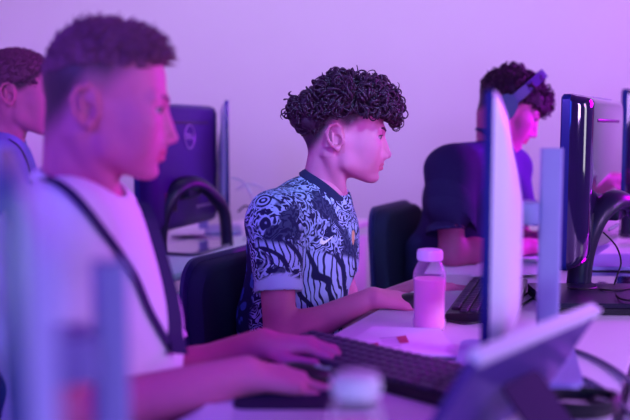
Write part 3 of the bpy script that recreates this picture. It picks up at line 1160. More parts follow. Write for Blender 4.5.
# headphones on the curly head
hp = empty('headphones', thr.Mh.translation)
hp.rotation_euler = thr.Mh.to_euler()
tag(hp, 'dark blue over-ear headphones worn on the curly hair of the person looking down', 'headphones')
hb = MB()
arc = []
for i in range(25):
    a = PI * i / 24
    arc.append((-.012 + .066 * math.sin(a), .104 * math.cos(a), .008 + .142 * math.sin(a)))
vs, fs = ribbon([(Vector(p), (Vector(p) - Vector((-.01, 0, .03))).normalized()) for p in arc], .030, .009)
hb.mesh(vs, fs)
hb.build('headband', M['headphone'], hp)
for s_ in (1, -1):
    e = MB()
    e.prism(rrect(.066, .082, .032, 8), s_ * .024, ((1, 0, 0), (0, 0, 1), (0, 1, 0)), (-.012, s_ * .094, .004))
    eo = e.build('ear_cup', M['headphone'], hp)
    e = MB()
    e.prism(rrect(.060, .076, .029, 8), s_ * .018, ((1, 0, 0), (0, 0, 1), (0, 1, 0)), (-.012, s_ * .077, .004))
    e.build('ear_pad', M['black_plastic'], eo)

# ---- the person at the far left ---------------------------------------------------------------
DD = 2.66
d_shr, d_shl = at(-10, 165, DD - .17), at(8, 160, DD + .17)
d_el, d_wr = at(-4, 262, DD - .2), at(72, 262, DD - .12)
d_el2, d_wr2 = at(18, 255, DD + .2), at(75, 258, DD + .12)
far = Person((-1.05, DD, 0), at(19, 98, DD), (8, 4, 0), -12, at(2, 136, DD), at(-8, 190, DD + .02), at(-12, 240, DD + .02), at(-20, 305, DD + .02), d_shr, d_shl, neck_r=.054, bulk=1.0, scale=1.06)
far.make_head('crop')
f_legs = legs_for(far.hip, R(-24))
far.make_body([
    dict(sh=d_shr, el=d_el, wr=d_wr, fwd=(.97, .2, 0), up=(0, 0, 1), side=1, hand=dict(curl=(25, 30, 20), lift=(14, 14, 14, 14))),
    dict(sh=d_shl, el=d_el2, wr=d_wr2, fwd=(.97, -.2, 0), up=(0, 0, 1), side=-1, hand=dict(curl=(25, 30, 20), lift=(14, 14, 14, 14))),
], f_legs)
collf = (at(5, 133, DD), (.5, -.05, .86), .070, .066)
sf = far.shirt(None, .018, [(d_shr, d_el, .6, .066, .068), (d_shl, d_el2, .6, .066, .068)], .004, collf, 41, h=.006)
v, f = strands(2200, (-.008, 0, .055), (.100, .078, .080), lambda p, r: p.z > .035 + .01 * r.random() and not (p.x > .06 and p.z < .075), lambda p: Vector((.9, 0, .0)), lambda p: .009, .0016, 9)
far.hairs.add(far.W(v), f)
pts, q = solid([ell((-.008, 0, .056), (.101, .079, .082), .01)], .004, None, lambda X, Y, Z: np.interp(X, [-.1, -.03, .03, .06, .1], [-.02, .03, .05, .078, .085]) - Z + 0 * Y)
far.hairs.add(far.W(pts), q)
far_o, far_shirt = finish(far, 'person', 'person with cropped brown hair and pale blue T-shirt, partly hidden at the left edge', M['skin'], M['hair_fair'], sf, M['tee_blue'], 'tshirt', f_legs)
far.collar_ring(*collf, M['tee_blue'], far_shirt, .02, fwd=(1, 0, 0))
bvf = bvh_of(far_shirt)
lm = MB()
path = strand_on(bvf, far.origin, [(8, 140), (18, 147), (25, 160), (29, 176), (32, 196), (33, 220)], .01, .001, DD - .1, .003)
vs, fs = ribbon([(p - far.origin, n) for p, n in path], .010, .0014)
lm.mesh(vs, fs)
lm.build('lanyard', M['lanyard'], far_o)

# ---- the person across the desks, only a hand in the picture ------------------------------------
DE = 2.95
e_base = Vector((1.75, DE, 0))
e_shr, e_shl = e_base + Vector((-.02, .18, 1.02)), e_base + Vector((-.02, -.18, 1.02))
e_el, e_wr = e_base + Vector((-.27, .17, .86)), at(670, 183, DE + .10)
e_el2, e_wr2 = e_base + Vector((-.15, -.26, .80)), e_base + Vector((-.36, -.16, .775))
opp = Person(e_base, e_base + Vector((-.05, 0, 1.20)), (170, 6, 0), 175, e_base + Vector((.0, 0, 1.075)), e_base + Vector((0, 0, .91)), e_base + Vector((.0, 0, .74)), e_base + Vector((.02, 0, .57)), e_shr, e_shl, neck_r=.05)
opp.make_head('crop')
o_legs = legs_for(opp.hip, R(156))
opp.make_body([
    dict(sh=e_shr, el=e_el, wr=e_wr, fwd=(-.9, -.2, .25), up=(.2, -.5, 1), side=1, hand=dict(curl=(45, 60, 35))),
    dict(sh=e_shl, el=e_el2, wr=e_wr2, fwd=(-1, .1, 0), up=(0, 0, 1), side=-1, hand=dict(curl=(25, 30, 20), lift=(14, 14, 14, 14))),
], o_legs)
collo = (e_base + Vector((-.012, 0, 1.08)), (-.4, 0, .9), .066, .064)
so = opp.shirt(None, .018, [(e_shr, e_el, .7, .066, .068), (e_shl, e_el2, .7, .066, .068)], .004, collo, 51, h=.007)
v, f = strands(500, (-.008, 0, .055), (.100, .078, .080), lambda p, r: p.z > .035 and not (p.x > .06 and p.z < .075), lambda p: Vector((.6, 0, .2)), lambda p: .014, .0026, 19)
opp.hairs.add(opp.W(v), f)
pts, q = solid([ell((-.008, 0, .056), (.101, .079, .082), .01)], .005, None, lambda X, Y, Z: np.interp(X, [-.1, -.03, .03, .06, .1], [-.02, .03, .05, .078, .085]) - Z + 0 * Y)
opp.hairs.add(opp.W(pts), q)
opp_o, opp_shirt = finish(opp, 'person', 'person at the right edge, only a raised hand showing beside the cropped monitor', M['skin'], M['hair'], so, M['tee_white'], 'tshirt', o_legs)
opp.collar_ring(*collo, M['tee_white'], opp_shirt, .02, fwd=(-1, 0, 0))
# ------------------------------------------------------------------ room
XL, XR, YN, YF, ZC = -1.57, 4.2, -2.2, 4.40, 2.75


def slab(name, c, size, m):
    o = MB().box((0, 0, 0), size).build(name, m, loc=c, smooth=False)
    o['kind'] = 'structure'
    return o


slab('floor', ((XL + XR) / 2, (YN + YF) / 2, -.05), (XR - XL + .4, YF - YN + .4, .1), M['floor'])
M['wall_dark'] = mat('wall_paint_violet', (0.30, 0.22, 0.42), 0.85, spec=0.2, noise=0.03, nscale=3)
slab('ceiling', ((XL + XR) / 2, (YN + YF) / 2, ZC + .05), (XR - XL + .4, YF - YN + .4, .1), M['ceiling'])
slab('wall_back', ((XL + XR) / 2, YF + .05, ZC / 2), (XR - XL + .4, .1, ZC), M['wall'])
slab('wall_left', (XL - .05, (YN + YF) / 2, ZC / 2), (.1, YF - YN, ZC), M['wall'])
slab('wall_right', (XR + .05, (YN + YF) / 2, ZC / 2), (.1, YF - YN, ZC), M['wall_dark'])
slab('wall_front', ((XL + XR) / 2, YN - .05, ZC / 2), (XR - XL + .4, .1, ZC), M['wall_dark'])
slab('baseboard_back', ((XL + XR) / 2, YF - .008, .045), (XR - XL, .016, .09), M['white_plastic'])
slab('baseboard_left', (XL + .008, (YN + YF) / 2, .045), (.016, YF - YN - .04, .09), M['white_plastic'])

# ------------------------------------------------------------------ desks
ZT = .74


def desk(loc, depth, length, label):
    """local x across the desk, y along the row; loc is the front corner nearest the camera"""
    r = empty('desk', loc, ROW)
    tag(r, label, 'desk', 'long white desks in rows')
    MB().box((depth / 2, length / 2, ZT - .0125), (depth, length, .025), bevel=.003).build('desktop', M['desk'], r)
    for y in (.25, length / 2, length - .25):
        f = MB()
        f.box((.06, y, .355), (.05, .05, .71), bevel=.004)
        f.box((depth - .06, y, .355), (.05, .05, .71), bevel=.004)
        f.box((depth / 2, y, .690), (depth - .08, .05, .045), bevel=.004)
        f.box((depth / 2, y, .02), (depth - .02, .06, .04), bevel=.006)
        f.build('leg_frame', M['steel'], r)
    MB().box((depth - .012, length / 2, .52), (.018, length - .1, .32), bevel=.002).build('modesty_panel', M['desk'], r)
    return r


E0 = Vector((-.14, 1.30, 0))
desk(E0 - U * 1.0, .55, 3.9, 'white desk in front of the boy, with the pink bottle and keyboards on it')
desk(E0 - U * 1.0 + V * .565, .60, 3.9, 'white desk across the seam, under the cropped monitor at the right edge')
D2 = Vector((-.42, 2.36, 0)) - V * .52
desk(D2 - U * .55, .52, 2.2, 'white desk behind the boy, under the black computer with an oval logo')


def tops(p, z=ZT):
    return Vector((p.x, p.y, z))


# ------------------------------------------------------------------ chairs
def chair(loc, rz, top, label):
    r = empty('office_chair', loc, rz)
    tag(r, label, 'chair', 'dark office chairs')
    s = MB()
    s.prism(rrect(.44, .46, .09), .05, c=(0, 0, .395))
    s.build('seat', M['chair'], r)
    # backrest: a curved pad on a thin shell
    H = .40
    for nm, m, t0, t1, w, hh in (('backrest', M['chair'], -.018, .026, .43, H), ('back_shell', M['chair_shell'], -.034, -.016, .45, H + .02)):
        b = MB()
        out = rrect(w, hh, .085, 8)
        N = 10
        # rows from outline scaled towards the centre, so that the pad bulges
        vs, fs = [], []
        rings = [(1.0, 0.0), (1.0, .55), (.97, .85), (.90, 1.0), (.5, 1.08), (.02, 1.10)]
        K = len(out)
        for (sc, tt) in rings:
            for (y, z) in out:
                yy, zz = y * sc, z * sc
                vs.append((-.215 + t0 + (t1 - t0) * tt + .16 * yy * yy * 2.2 - .10 * (zz) * .6, yy, top - H / 2 + zz))
        for i in range(len(rings) - 1):
            for k in range(K):
                k2 = (k + 1) % K
                fs.append((i * K + k, i * K + k2, (i + 1) * K + k2, (i + 1) * K + k))
        fs.append(tuple(range(K)))
        fs.append(tuple((len(rings) - 1) * K + k for k in range(K)))
        b.mesh(vs, fs)
        b.build(nm, m, r)
    m = MB()
    m.tube(spline([(-.05, 0, .385), (-.20, 0, .375), (-.275, 0, .43), (-.268, 0, .56), (-.252, 0, top - .2)], 6), .022, 8, flat=(1.5, .5))
    m.build('back_bracket', M['chair_shell'], r)
    m = MB()
    m.lathe([(.028, .10), (.028, .26), (.018, .26), (.018, .39), (.07, .392), (.07, .398)], 20)
    m.build('gas_column', M['black_plastic'], r)
    b = MB()
    for k in range(5):
        a = 2 * PI * k / 5 + .3
        b.tube([(0, 0, .115), (.16 * math.cos(a), .16 * math.sin(a), .098), (.29 * math.cos(a), .29 * math.sin(a), .080)], [.026, .022, .016], 8)
    b.lathe([(.045, .085), (.045, .13), (.03, .14)], 20)
    b.build('star_base', M['black_plastic'], r)
    for k in range(5):
        a = 2 * PI * k / 5 + .3
        cst = MB()
        for s_ in (-1, 1):
            ax = Vector((-math.sin(a), math.cos(a), 0))
            c = Vector((.29 * math.cos(a), .29 * math.sin(a), .030)) + ax * (s_ * .014)
            cst.tube([c - ax * .008, c + ax * .008], .029, 16)
        cst.tube([(.29 * math.cos(a), .29 * math.sin(a), .03), (.29 * math.cos(a), .29 * math.sin(a), .085)], .009, 8)
        cst.build('caster', M['black_plastic'], r)
    return r


bc = at(188, 300, 2.0)
chair(Vector((bc.x, bc.y, 0)) + U * .21 + V * .225, ROW, .825, 'dark navy office chair the boy in the patterned jersey sits on')
bc = at(374, 250, 2.62)
chair(Vector((bc.x, bc.y, 0)) + U * .21 + V * .225, ROW, .893, 'dark office chair behind the person wearing headphones')
chair(Vector((guy.hip.x, guy.hip.y, 0)) + V * .02, ROW, .80, 'dark office chair under the person in the white T-shirt')
chair(Vector((far.hip.x, far.hip.y, 0)), ROW, .80, 'dark office chair under the person in pale blue')
chair(Vector((opp.hip.x, opp.hip.y, 0)), ROW + PI, .84, 'dark office chair across the desks at the right edge')

# ------------------------------------------------------------------ white monitors on pole stands


def shell_loft(w, h, secs, n=6):
    """secs: (depth, side inset, top inset, bottom inset, radius); local x width, y depth, z up from 0"""
    vs, fs = [], []
    K = None
    for (d, si, ti, bi, r) in secs:
        ww, hh = w - 2 * si, h - ti - bi
        out = rrect(ww, hh, min(r, ww / 2.1, hh / 2.1), n)
        K = len(out)
        zc = bi + hh / 2
        vs += [(x, d, zc + z) for x, z in out]
    for i in range(len(secs) - 1):
        for k in range(K):
            k2 = (k + 1) % K
            fs.append((i * K + k, i * K + k2, (i + 1) * K + k2, (i + 1) * K + k))
    fs.append(tuple(range(K)))
    fs.append(tuple((len(secs) - 1) * K + k for k in range(K)))
    return vs, fs


def monitor(loc, rz, w, h, z0, depth, pole_y, pole_top, arm_z, label, pole_w=.036, screen='screen', shell='white_plastic'):
    r = empty('monitor', loc, rz)
    tag(r, label, 'monitor', 'white monitors on pole stands')
    f = MB()
    vs, fs = shell_loft(w, h, [(-.004, .003, .003, .003, .012), (0, 0, 0, 0, .014), (.009, 0, 0, 0, .014)])
    f.mesh([(x, y, z + z0) for x, y, z in vs], fs)
    fr = f.build('bezel', M['bezel'], r)
    s = MB().box((0, -.00312, z0 + h / 2 + .004), (w - .02, .002, h - .028)).build('screen', M[screen], r, smooth=False)
    b = MB()
    k = depth / .05
    vs, fs = shell_loft(w, h, [(.009, 0, .001, 0, .014), (.014, .003, .006, .001, .016), (.026, .012, .035, .003, .03), (.009 + .030 * k, .030, .085, .008, .05), (.009 + .043 * k, .055, .135, .016, .06), (.002 + .05 * k + .007, .09, .17, .035, .06)])
    b.mesh([(x, y, z + z0) for x, y, z in vs], fs)
    bo = b.build('back_shell', M[shell], r, angle=50)
    v = MB()
    for i in range(9):
        v.box((-.08 + .02 * i, .009 + .05 * k + .0005, z0 + h * .42), (.010, .002, .05), bevel=.0009)
    v.build('vent', M['black_plastic'], bo)
    a = MB()
    a.box((0, (depth + .006 + pole_y) / 2, arm_z), (.07, max(.012, pole_y - depth - .006), .037), bevel=.005)
    a.build('arm', M['silver'], r)
    p = MB()
    p.prism(rrect(pole_w, pole_w, .006), pole_top - .012, c=(0, pole_y + pole_w / 2, .012))
    p.build('pole', M['silver'], r)
    bs = MB()
    bs.prism(rrect(.26, .20, .03), .014, c=(0, pole_y - .03, 0))
    bs.build('base', M['silver'], r)
    return r


# beside the person in the white T-shirt: its screen plane lies along the line of sight
ne = at(485.5, 200, 1.21)
w_dir = Matrix.Rotation(R(-1.6), 3, 'Z') @ Vector((ne.x, ne.y, 0)).normalized()
rz_m = math.atan2(-w_dir.y, -w_dir.x)
mc = Vector((ne.x, ne.y, 0)) + w_dir * .262
monitor((mc.x, mc.y, ZT), rz_m, .525, .365, 1.198 - .365 - ZT, 0.043, .080, .372, 1.005 - ZT, 'white monitor seen edge-on between the boy and the person wearing headphones', screen='screen_magenta')
# nearest the camera at the left
ne = at(8, 300, .47)
w_dir = Vector((ne.x, ne.y, 0)).normalized()
rz_n = math.atan2(-w_dir.y, -w_dir.x)
mc = Vector((ne.x, ne.y, 0)) + w_dir * .235
monitor((mc.x, mc.y, ZT), rz_n, .47, .34, 1.125 - .34 - ZT, .014, .066, .295, .96 - ZT, 'white monitor seen edge-on, blurred at the left border, closest to the camera', pole_w=.028, shell='blue_lit_white')
# far, turned the other way
ne = at(228, 160, 3.15)
w_dir = Vector((ne.x, ne.y, 0)).normalized()
rz_f = math.atan2(w_dir.y, w_dir.x)
mc = Vector((ne.x, ne.y, 0)) + w_dir * .262
monitor((mc.x, mc.y, ZT), rz_f, .525, .42, 1.245 - .42 - ZT, .030, .080, .34, 1.0 - ZT, 'thin white monitor seen edge-on behind the boy, right of the black computer')

# ------------------------------------------------------------------ black all-in-one computers on arched stands


def aio(loc, rz, label, z0=.065, w=.54, h=.42, logo=False, screen='screen', shell='gloss_black'):
    r = empty('desktop_computer', loc, rz)
    tag(r, label, 'computer', 'black all-in-one computers')
    f = MB()
    vs, fs = shell_loft(w, h, [(-.012, .004, .004, .004, .012), (-.008, 0, 0, 0, .016), (.010, 0, 0, 0, .016)])
    f.mesh([(x, y, z + z0) for x, y, z in vs], fs)
    f.build('bezel', M['bezel'], r)
    MB().box((0, -.01112, z0 + h / 2 + .012), (w - .05, .002, h - .075)).build('screen', M[screen], r, smooth=False)
    b = MB()
    vs, fs = shell_loft(w, h, [(.010, .001, .001, .001, .016), (.020, .004, .004, .004, .02), (.034, .014, .006, .010, .026), (.044, .030, .009, .018, .03), (.049, .048, .014, .03, .03), (.051, .060, .022, .04, .03)])
    b.mesh([(x, y, z + z0) for x, y, z in vs], fs)
    bo = b.build('back_shell', M[shell], r, angle=60)
    v = MB()
    v.box((0, .0508, z0 + h - .062), (.30, .003, .008), bevel=.001)
    v.build('slot', M['black_plastic'], bo)
    v = MB()
    v.box((.139, .0506, z0 + .10), (.09, .0016, .066), bevel=.0006)
    for i in range(14):
        v.box((.10 + .006 * i, .0512, z0 + .10), (.003, .002, .06), bevel=.0005)
    v.build('vent', M['black_plastic'], bo)
    if logo:
        lg = MB()
        ring = [(.036 * math.cos(2 * PI * i / 28), .053, z0 + h * .74 + .040 * math.sin(2 * PI * i / 28)) for i in range(28)]
        lg.tube(ring, .0022, 6, closed=True)
        cu = bpy.data.curves.new('letters', 'FONT')
        cu.body = 'DELL'; cu.size = .026; cu.align_x = 'CENTER'; cu.align_y = 'CENTER'; cu.extrude = .0008
        to = bpy.data.objects.new('letters', cu); COL.objects.link(to)
        dg = bpy.context.evaluated_depsgraph_get()
        me = bpy.data.meshes.new_from_object(to.evaluated_get(dg))
        # text lies in its own x, y: turn it to face outwards from the back
        lg.mesh([(-v_.co.x, .0525 + v_.co.z, z0 + h * .74 + v_.co.y) for v_ in me.vertices], [tuple(p.vertices) for p in me.polygons])
        bpy.data.objects.remove(to)
        lg.build('logo', M['logo_grey'], bo, smooth=False)
    s = MB()
    s.tube(spline([(.175, .020, .001), (.172, .028, .10), (.150, .050, .180), (.100, .080, .222), (.035, .105, .218), (-.030, .130, .170), (-.065, .148, .115), (-.072, .155, .001)], 6), .027, 12, flat=(1.1, .8))
    s.box((.06, .075, .205), (.10, .055, .06), bevel=.01)
    so_ = s.build('arched_stand', M['satin_black'], r)
    p = MB()
    p.prism(rrect(.31, .18, .03), .012, c=(.05, .085, 0))
    p.build('base_plate', M['gloss_black'], r)
    pt = MB()
    for i in range(5):
        pt.box((-.18 + .03 * i, .0500, z0 + .07), (.018, .006, .009), bevel=.001)
    pt.build('port', M['port'], bo)
    return r


def aio_at(nx, ny, d, ang, label, flip=False, w=.54, **k):
    """nx: photo column of the near vertical edge, d its distance, ang the plane's angle off the view axis"""
    ne = at(nx, ny, d)
    wd = Vector((math.sin(R(ang)), math.cos(R(ang)), 0))
    c = Vector((ne.x, ne.y, 0)) + wd * (w / 2)
    rz = math.atan2(-wd.y, -wd.x)
    return aio((c.x, c.y, ZT), rz + (PI if flip else 0), label, w=w, **k)


AR = aio_at(566, 100, 2.06, 28.5, 'glossy black all-in-one computer with arched stand, facing the boy', screen='screen_violet')
ne = at(176, 160, 2.98)
AL = aio((ne.x, ne.y, ZT), math.atan2(-math.cos(R(18)), -math.sin(R(18))) , 'black all-in-one computer with oval logo on its back, left of the boy', logo=True, shell='matte_shell')
AX = aio_at(625, 100, 3.15, 21.5, 'black all-in-one computer cropped by the right edge of the picture', z0=.125)

# ------------------------------------------------------------------ the tilted laptop in front
ZL = ZT
h1 = on(534, 396, ZT + .014); l1 = Vector((-.600, -.800, 0))
top1 = at(591, 297, 1.185)
axl = Vector((.24, .29, 0)).normalized()
Lw = .335
tb = empty('tablet', (h1.x - axl.x * Lw / 2, h1.y - axl.y * Lw / 2, ZT), math.atan2(axl.y, axl.x))
tag(tb, 'large tablet propped up aslant on its stand, blurred in front of the white edge-on monitor', 'tablet')
# local x along its lower edge, -y is the side it leans towards
lean = Vector((0, -.090, .150))
ln = lean.length; ld = lean.normalized(); nn_ = ld.cross(Vector((1, 0, 0))).normalized()
LH = ln
m = MB()
m.prism(rrect(Lw, LH, .012), .012, ((1, 0, 0), tuple(ld), tuple(nn_)), tuple(Vector((0, 0, .008)) + ld * LH / 2 - nn_ * .006))
body = m.build('back_cover', M['lid'], tb)
m = MB()
m.prism(rrect(Lw - .02, LH - .02, .008), .0012, ((1, 0, 0), tuple(ld), tuple(nn_)), tuple(Vector((0, 0, .008)) + ld * LH / 2 + nn_ * (.0056 if nn_.y > 0 else -.0068)))
m.build('screen', M['screen'], tb)
m = MB()
m.prism(rrect(Lw + .003, .012, .004), .0165, ((1, 0, 0), tuple(ld), tuple(nn_)), tuple(Vector((0, 0, .008)) + ld * (LH - .004) - nn_ * .0082))
m.build('rim', M['white_plastic'], tb)
m = MB()
kt = Vector((0, 0, .008)) + ld * (LH * .55) + Vector((0, -.010, 0)); kb_ = Vector((0, -.135, .003))
kd_ = (kt - kb_); kl = kd_.length; kd_.normalize(); kn = kd_.cross(Vector((1, 0, 0))).normalized()
m.prism(rrect(.10, kl, .01), .003, ((1, 0, 0), tuple(kd_), tuple(kn)), tuple(kb_ + kd_ * kl / 2))
m.build('kickstand', M['chair'], tb)

# ------------------------------------------------------------------ closed laptops under the cables
def closed_laptop(cx, cy, rz, w, d, h, m1, m2, label):
    r = empty('closed_laptop', (cx, cy, ZT), rz)
    tag(r, label, 'laptop')
    b = MB(); b.prism(rrect(w, d, .012), h * .5, c=(0, 0, .002)); b.build('base', m2, r)
    b = MB(); b.prism(rrect(w, d, .012), h * .40, c=(0, 0, h * .5 + .0035)); b.build('lid', m1, r)
    for x in (-.4, .4):
        for y in (-.4, .4):
            b = MB(); b.lathe([(.008, 0), (.008, .003)], 12, (x * w, y * d, 0))
            b.build('foot', m2, r)
    return r


a_ = on(553, 316, ZT); b_ = on(640, 318, ZT)
closed_laptop((a_.x + .18), a_.y + .125, R(-2), .36, .25, .026, M['satin_black'], M['black_plastic'], 'closed dark laptop lying flat under the black computer that faces the boy')
a_ = on(577, 281, ZT)
closed_laptop((a_.x + .215), a_.y + .205, R(-2), .36, .25, .024, M['silver'], M['black_plastic'], 'closed pale grey laptop lying under the loose black cables')

# ------------------------------------------------------------------ keyboards and mice
def keyboard(loc, rz, label, L=.44, D=.145):
    r = empty('keyboard', loc, rz)
    tag(r, label, 'keyboard', 'black keyboards')
    b = MB()
    # wedge, higher at the far side (local y)
    out = [(-D / 2, 0), (D / 2, 0), (D / 2, .022), (D / 2 - .008, .025), (-D / 2 + .006, .016), (-D / 2, .012)]
    b.prism(out, L, ((0, 1, 0), (0, 0, 1), (1, 0, 0)), (-L / 2, 0, 0))
    b.build('case', M['black_plastic'], r)
    kk = MB()
    for j in range(6):
        n = 21 if j != 0 else 0
        y = -D / 2 + .018 + j * .0212
        z = .0175 + (y + D / 2) * .065
        if j == 0:
            x = -L / 2 + .012
            for wd in (.025, .02, .02, .115, .02, .02, .025, .012, .018, .018, .018, .012, .038, .018):
                kk.box((x + wd / 2, y, z), (wd - .0025, .0170, .009), bevel=.002, seg=1); x += wd + .0006
        else:
            for i in range(n):
                x = -L / 2 + .020 + i * .0200
                if i in (15, 18) and j in (0,):
                    continue
                kk.box((x, y, z), (.0168, .0170, .009), bevel=.002, seg=1)
    kk.build('keys', M['key'], r)
    return r


def mouse(loc, rz, label, m=None):
    b = Body()
    pts, q = solid([ell((0, 0, .010), (.052, .029, .022), .01), ell((-.010, 0, .011), (.036, .028, .022), .01)], .0025, None, lambda X, Y, Z: -(Z - .001) + 0 * X + 0 * Y)
    b.add(pts, q)
    o = b.build('computer_mouse', m or M['black_plastic'])
    o.location = loc; o.rotation_euler = (0, 0, rz)
    tag(o, label, 'mouse', 'black computer mice')
    w = MB()
    w.tube([(.028, -.004, .024), (.028, .004, .024)], .008, 14)
    w.build('scroll_wheel', M['steel'], o)
    s = MB()
    s.box((.034, 0, .0262), (.030, .0012, .004))
    s.build('button_seam', M['steel'], o)
    return o


# long side along the line found in the photo
kd = Vector((.135, .44, 0)).normalized()
k0 = on(455, 321, ZT)
kb = Vector((k0.x, k0.y, ZT)) + kd * .215 + Vector((kd.y, -kd.x, 0)) * .05
keyboard(kb, math.atan2(kd.y, kd.x) - PI, 'black keyboard beyond the pink bottle, under the left hand of the boy')
k1 = on(392, 379, ZT)
kd2 = Vector((-.22, .95, 0)).normalized()
keyboard((k1.x - .035, k1.y + .045, ZT), math.atan2(-.70, .72), 'blurred black keyboard beside the hands of the person in the white T-shirt', L=.40)
mouse((b_wr.x + .096, b_wr.y + .008, ZT), R(8), 'black computer mouse under the right hand of the boy, left of the pink bottle')
mp = on(300, 388, ZT)
mouse((mp.x, mp.y + .01, ZT + .003), R(0), 'blurred black computer mouse under the hand nearest the camera')

# ------------------------------------------------------------------ bottles
def bottle(loc, label, s=1.0, level=.105):
    r = empty('drink_bottle', loc)
    tag(r, label, 'bottle', 'plastic bottles of pink drink')
    k = s
    prof = [(.030, .0), (.0325, .003), (.0335, .010), (.0335, .020), (.0318, .025), (.0318, .072), (.0325, .085), (.0335, .100), (.0335, .112), (.0315, .122), (.0265, .134), (.0225, .140), (.0215, .146), (.0215, .150)]
    inner = [(.001, .002)] + [(max(.001, a - .0016), min(max(b, .002), level)) for a, b in prof if b < level] + [(.0318, level), (.001, level)]
    b = MB(); b.lathe([(a * k, z * k) for a, z in prof], 40)
    b.build('bottle_body', M['clear'], r)
    l = MB(); l.lathe([(a * k, z * k) for a, z in inner], 40)
    l.build('drink', M['pink'], r)
    c = MB()
    cp = [(.0215, .1435), (.0255, .1435), (.0258, .146), (.0258, .160), (.0245, .1645), (.018, .166), (.001, .166)]
    c.lathe([(a * k, z * k) for a, z in cp], 40)
    for i in range(40):
        a = 2 * PI * i / 40
        c.tube([(.0258 * k * math.cos(a), .0258 * k * math.sin(a), .146 * k), (.0258 * k * math.cos(a), .0258 * k * math.sin(a), .160 * k)], .0008 * k, 4)
    c.build('cap', M['cap'], r)
    return r


bp = on(429, 329, ZT)
bottle(bp, 'bottle of bright pink drink with a white cap standing beside the mouse of the boy', .985)
bp2 = at(356, 420, .87)
bottle((bp2.x, bp2.y, ZT), 'blurred bottle with a white cap in the foreground, cut by the lower edge', .94)

# ------------------------------------------------------------------ paper
def sheet(corners, z, label, name='paper_sheet', cat='paper', thick=.0012, group=None, m=None, curl=0.0):
    """corners in photo positions on the desk level, laid flat"""
    P = [on(x, y, z) for x, y in corners]
    c = sum(P, Vector()) / 4
    N = 8
    vs, fs = [], []
    for t in (thick, 0):
        for i in range(N + 1):
            for j in range(N + 1):
                u_, v_ = i / N, j / N
                p = P[0].lerp(P[1], u_).lerp(P[3].lerp(P[2], u_), v_)
                zz = curl * (abs(u_ - .5) * 2) ** 3 * (.5 + .5 * v_)
                vs.append((p.x - c.x, p.y - c.y, t + zz))
    q = (N + 1) * (N + 1)
    for i in range(N):
        for j in range(N):
            a = i * (N + 1) + j
            fs.append((a, a + N + 1, a + N + 2, a + 1))
            fs.append((q + a, q + a + 1, q + a + N + 2, q + a + N + 1))
    rim = [j for j in range(N + 1)] + [i * (N + 1) + N for i in range(1, N + 1)] + [N * (N + 1) + j for j in range(N - 1, -1, -1)] + [i * (N + 1) for i in range(N - 1, 0, -1)]
    for a, b in zip(rim, rim[1:] + rim[:1]):
        fs.append((a, b, q + b, q + a))
    m_ = MB(); m_.mesh(vs, fs)
    o = m_.build(name, m or M['paper'], loc=(c.x, c.y, z), angle=50)
    tag(o, label, cat, group)
    return o, P, c


bk, P, c = sheet([(331, 352), (372, 330), (440, 333), (466, 362)], ZT, 'open white booklet with magenta pictures lying in front of the pink bottle', 'booklet', 'booklet', .004, curl=.006)


def patch(parent, org, outline, z, mt, name, h=.0006):
    m_ = MB()
    pts = [on(x, y, z) for x, y in outline]
    m_.prism([(p.x - org.x, p.y - org.y) for p in pts], h, c=(0, 0, 0))
    o = m_.build(name, mt, parent, smooth=False)
    o.location = (0, 0, z - org.z)
    return o


cz = Vector((c.x, c.y, ZT))
for ol in ([(363, 345), (378, 342.5), (380, 348.5), (367, 350)], [(396, 337), (406, 335.5), (409, 342.5), (400, 343.5)]):
    patch(bk, cz, ol, ZT + .0046, M['print_magenta'], 'picture')
tl = MB()
for k in range(5):
    a = on(380 + k * 1.5, 341 + 2.6 * k, ZT); b = on(396 + k * 1.5, 339.5 + 2.6 * k, ZT)
    tl.tube([(a.x - c.x, a.y - c.y, .0046), (b.x - c.x, b.y - c.y, .0046)], .0022, 4, flat=(1, .15))
tl.build('text_lines', M['print_grey'], bk)
sheet([(424, 274), (434, 258), (480, 254), (486, 275)], ZT, 'white paper sheet lying before the person wearing headphones', group='loose white papers')
sheet([(470, 280), (478, 262), (540, 262), (540, 280)], ZT + .0015, 'white papers fanned right of the white edge-on monitor', group='loose white papers', curl=.016)
sheet([(505, 262), (512, 252), (548, 256), (548, 268)], ZT + .0045, 'curling white sheet on top of the papers right of the edge-on monitor', group='loose white papers', curl=.024)
sheet([(168, 236), (178, 224), (206, 224), (204, 238)], ZT + .013, 'white paper lying under the arched stand left of the boy', group='loose white papers', curl=.01)
sheet([(192, 424), (206, 404), (234, 406), (228, 428)], ZT, 'blurred white paper under the forearm nearest the camera', group='loose white papers')

mpd = on(262, 404, ZT)
mo = MB().prism(rrect(.21, .19, .02), .003).build('mouse_pad', M['chair'], loc=(-.015, 1.325, ZT))
tag(mo, 'dark mouse pad at the desk edge under the hand nearest the camera', 'mouse pad')

# ------------------------------------------------------------------ cables
def cable(pts, r, label, m=None, group='loose cables on the desks', n=8):
    sp_ = spline(pts, n)
    c0 = sp_[0].copy()
    o = MB().tube([p - c0 for p in sp_], r, 8).build('cable', m or M['cable'], loc=c0)
    tag(o, label, 'cable', group)
    return o


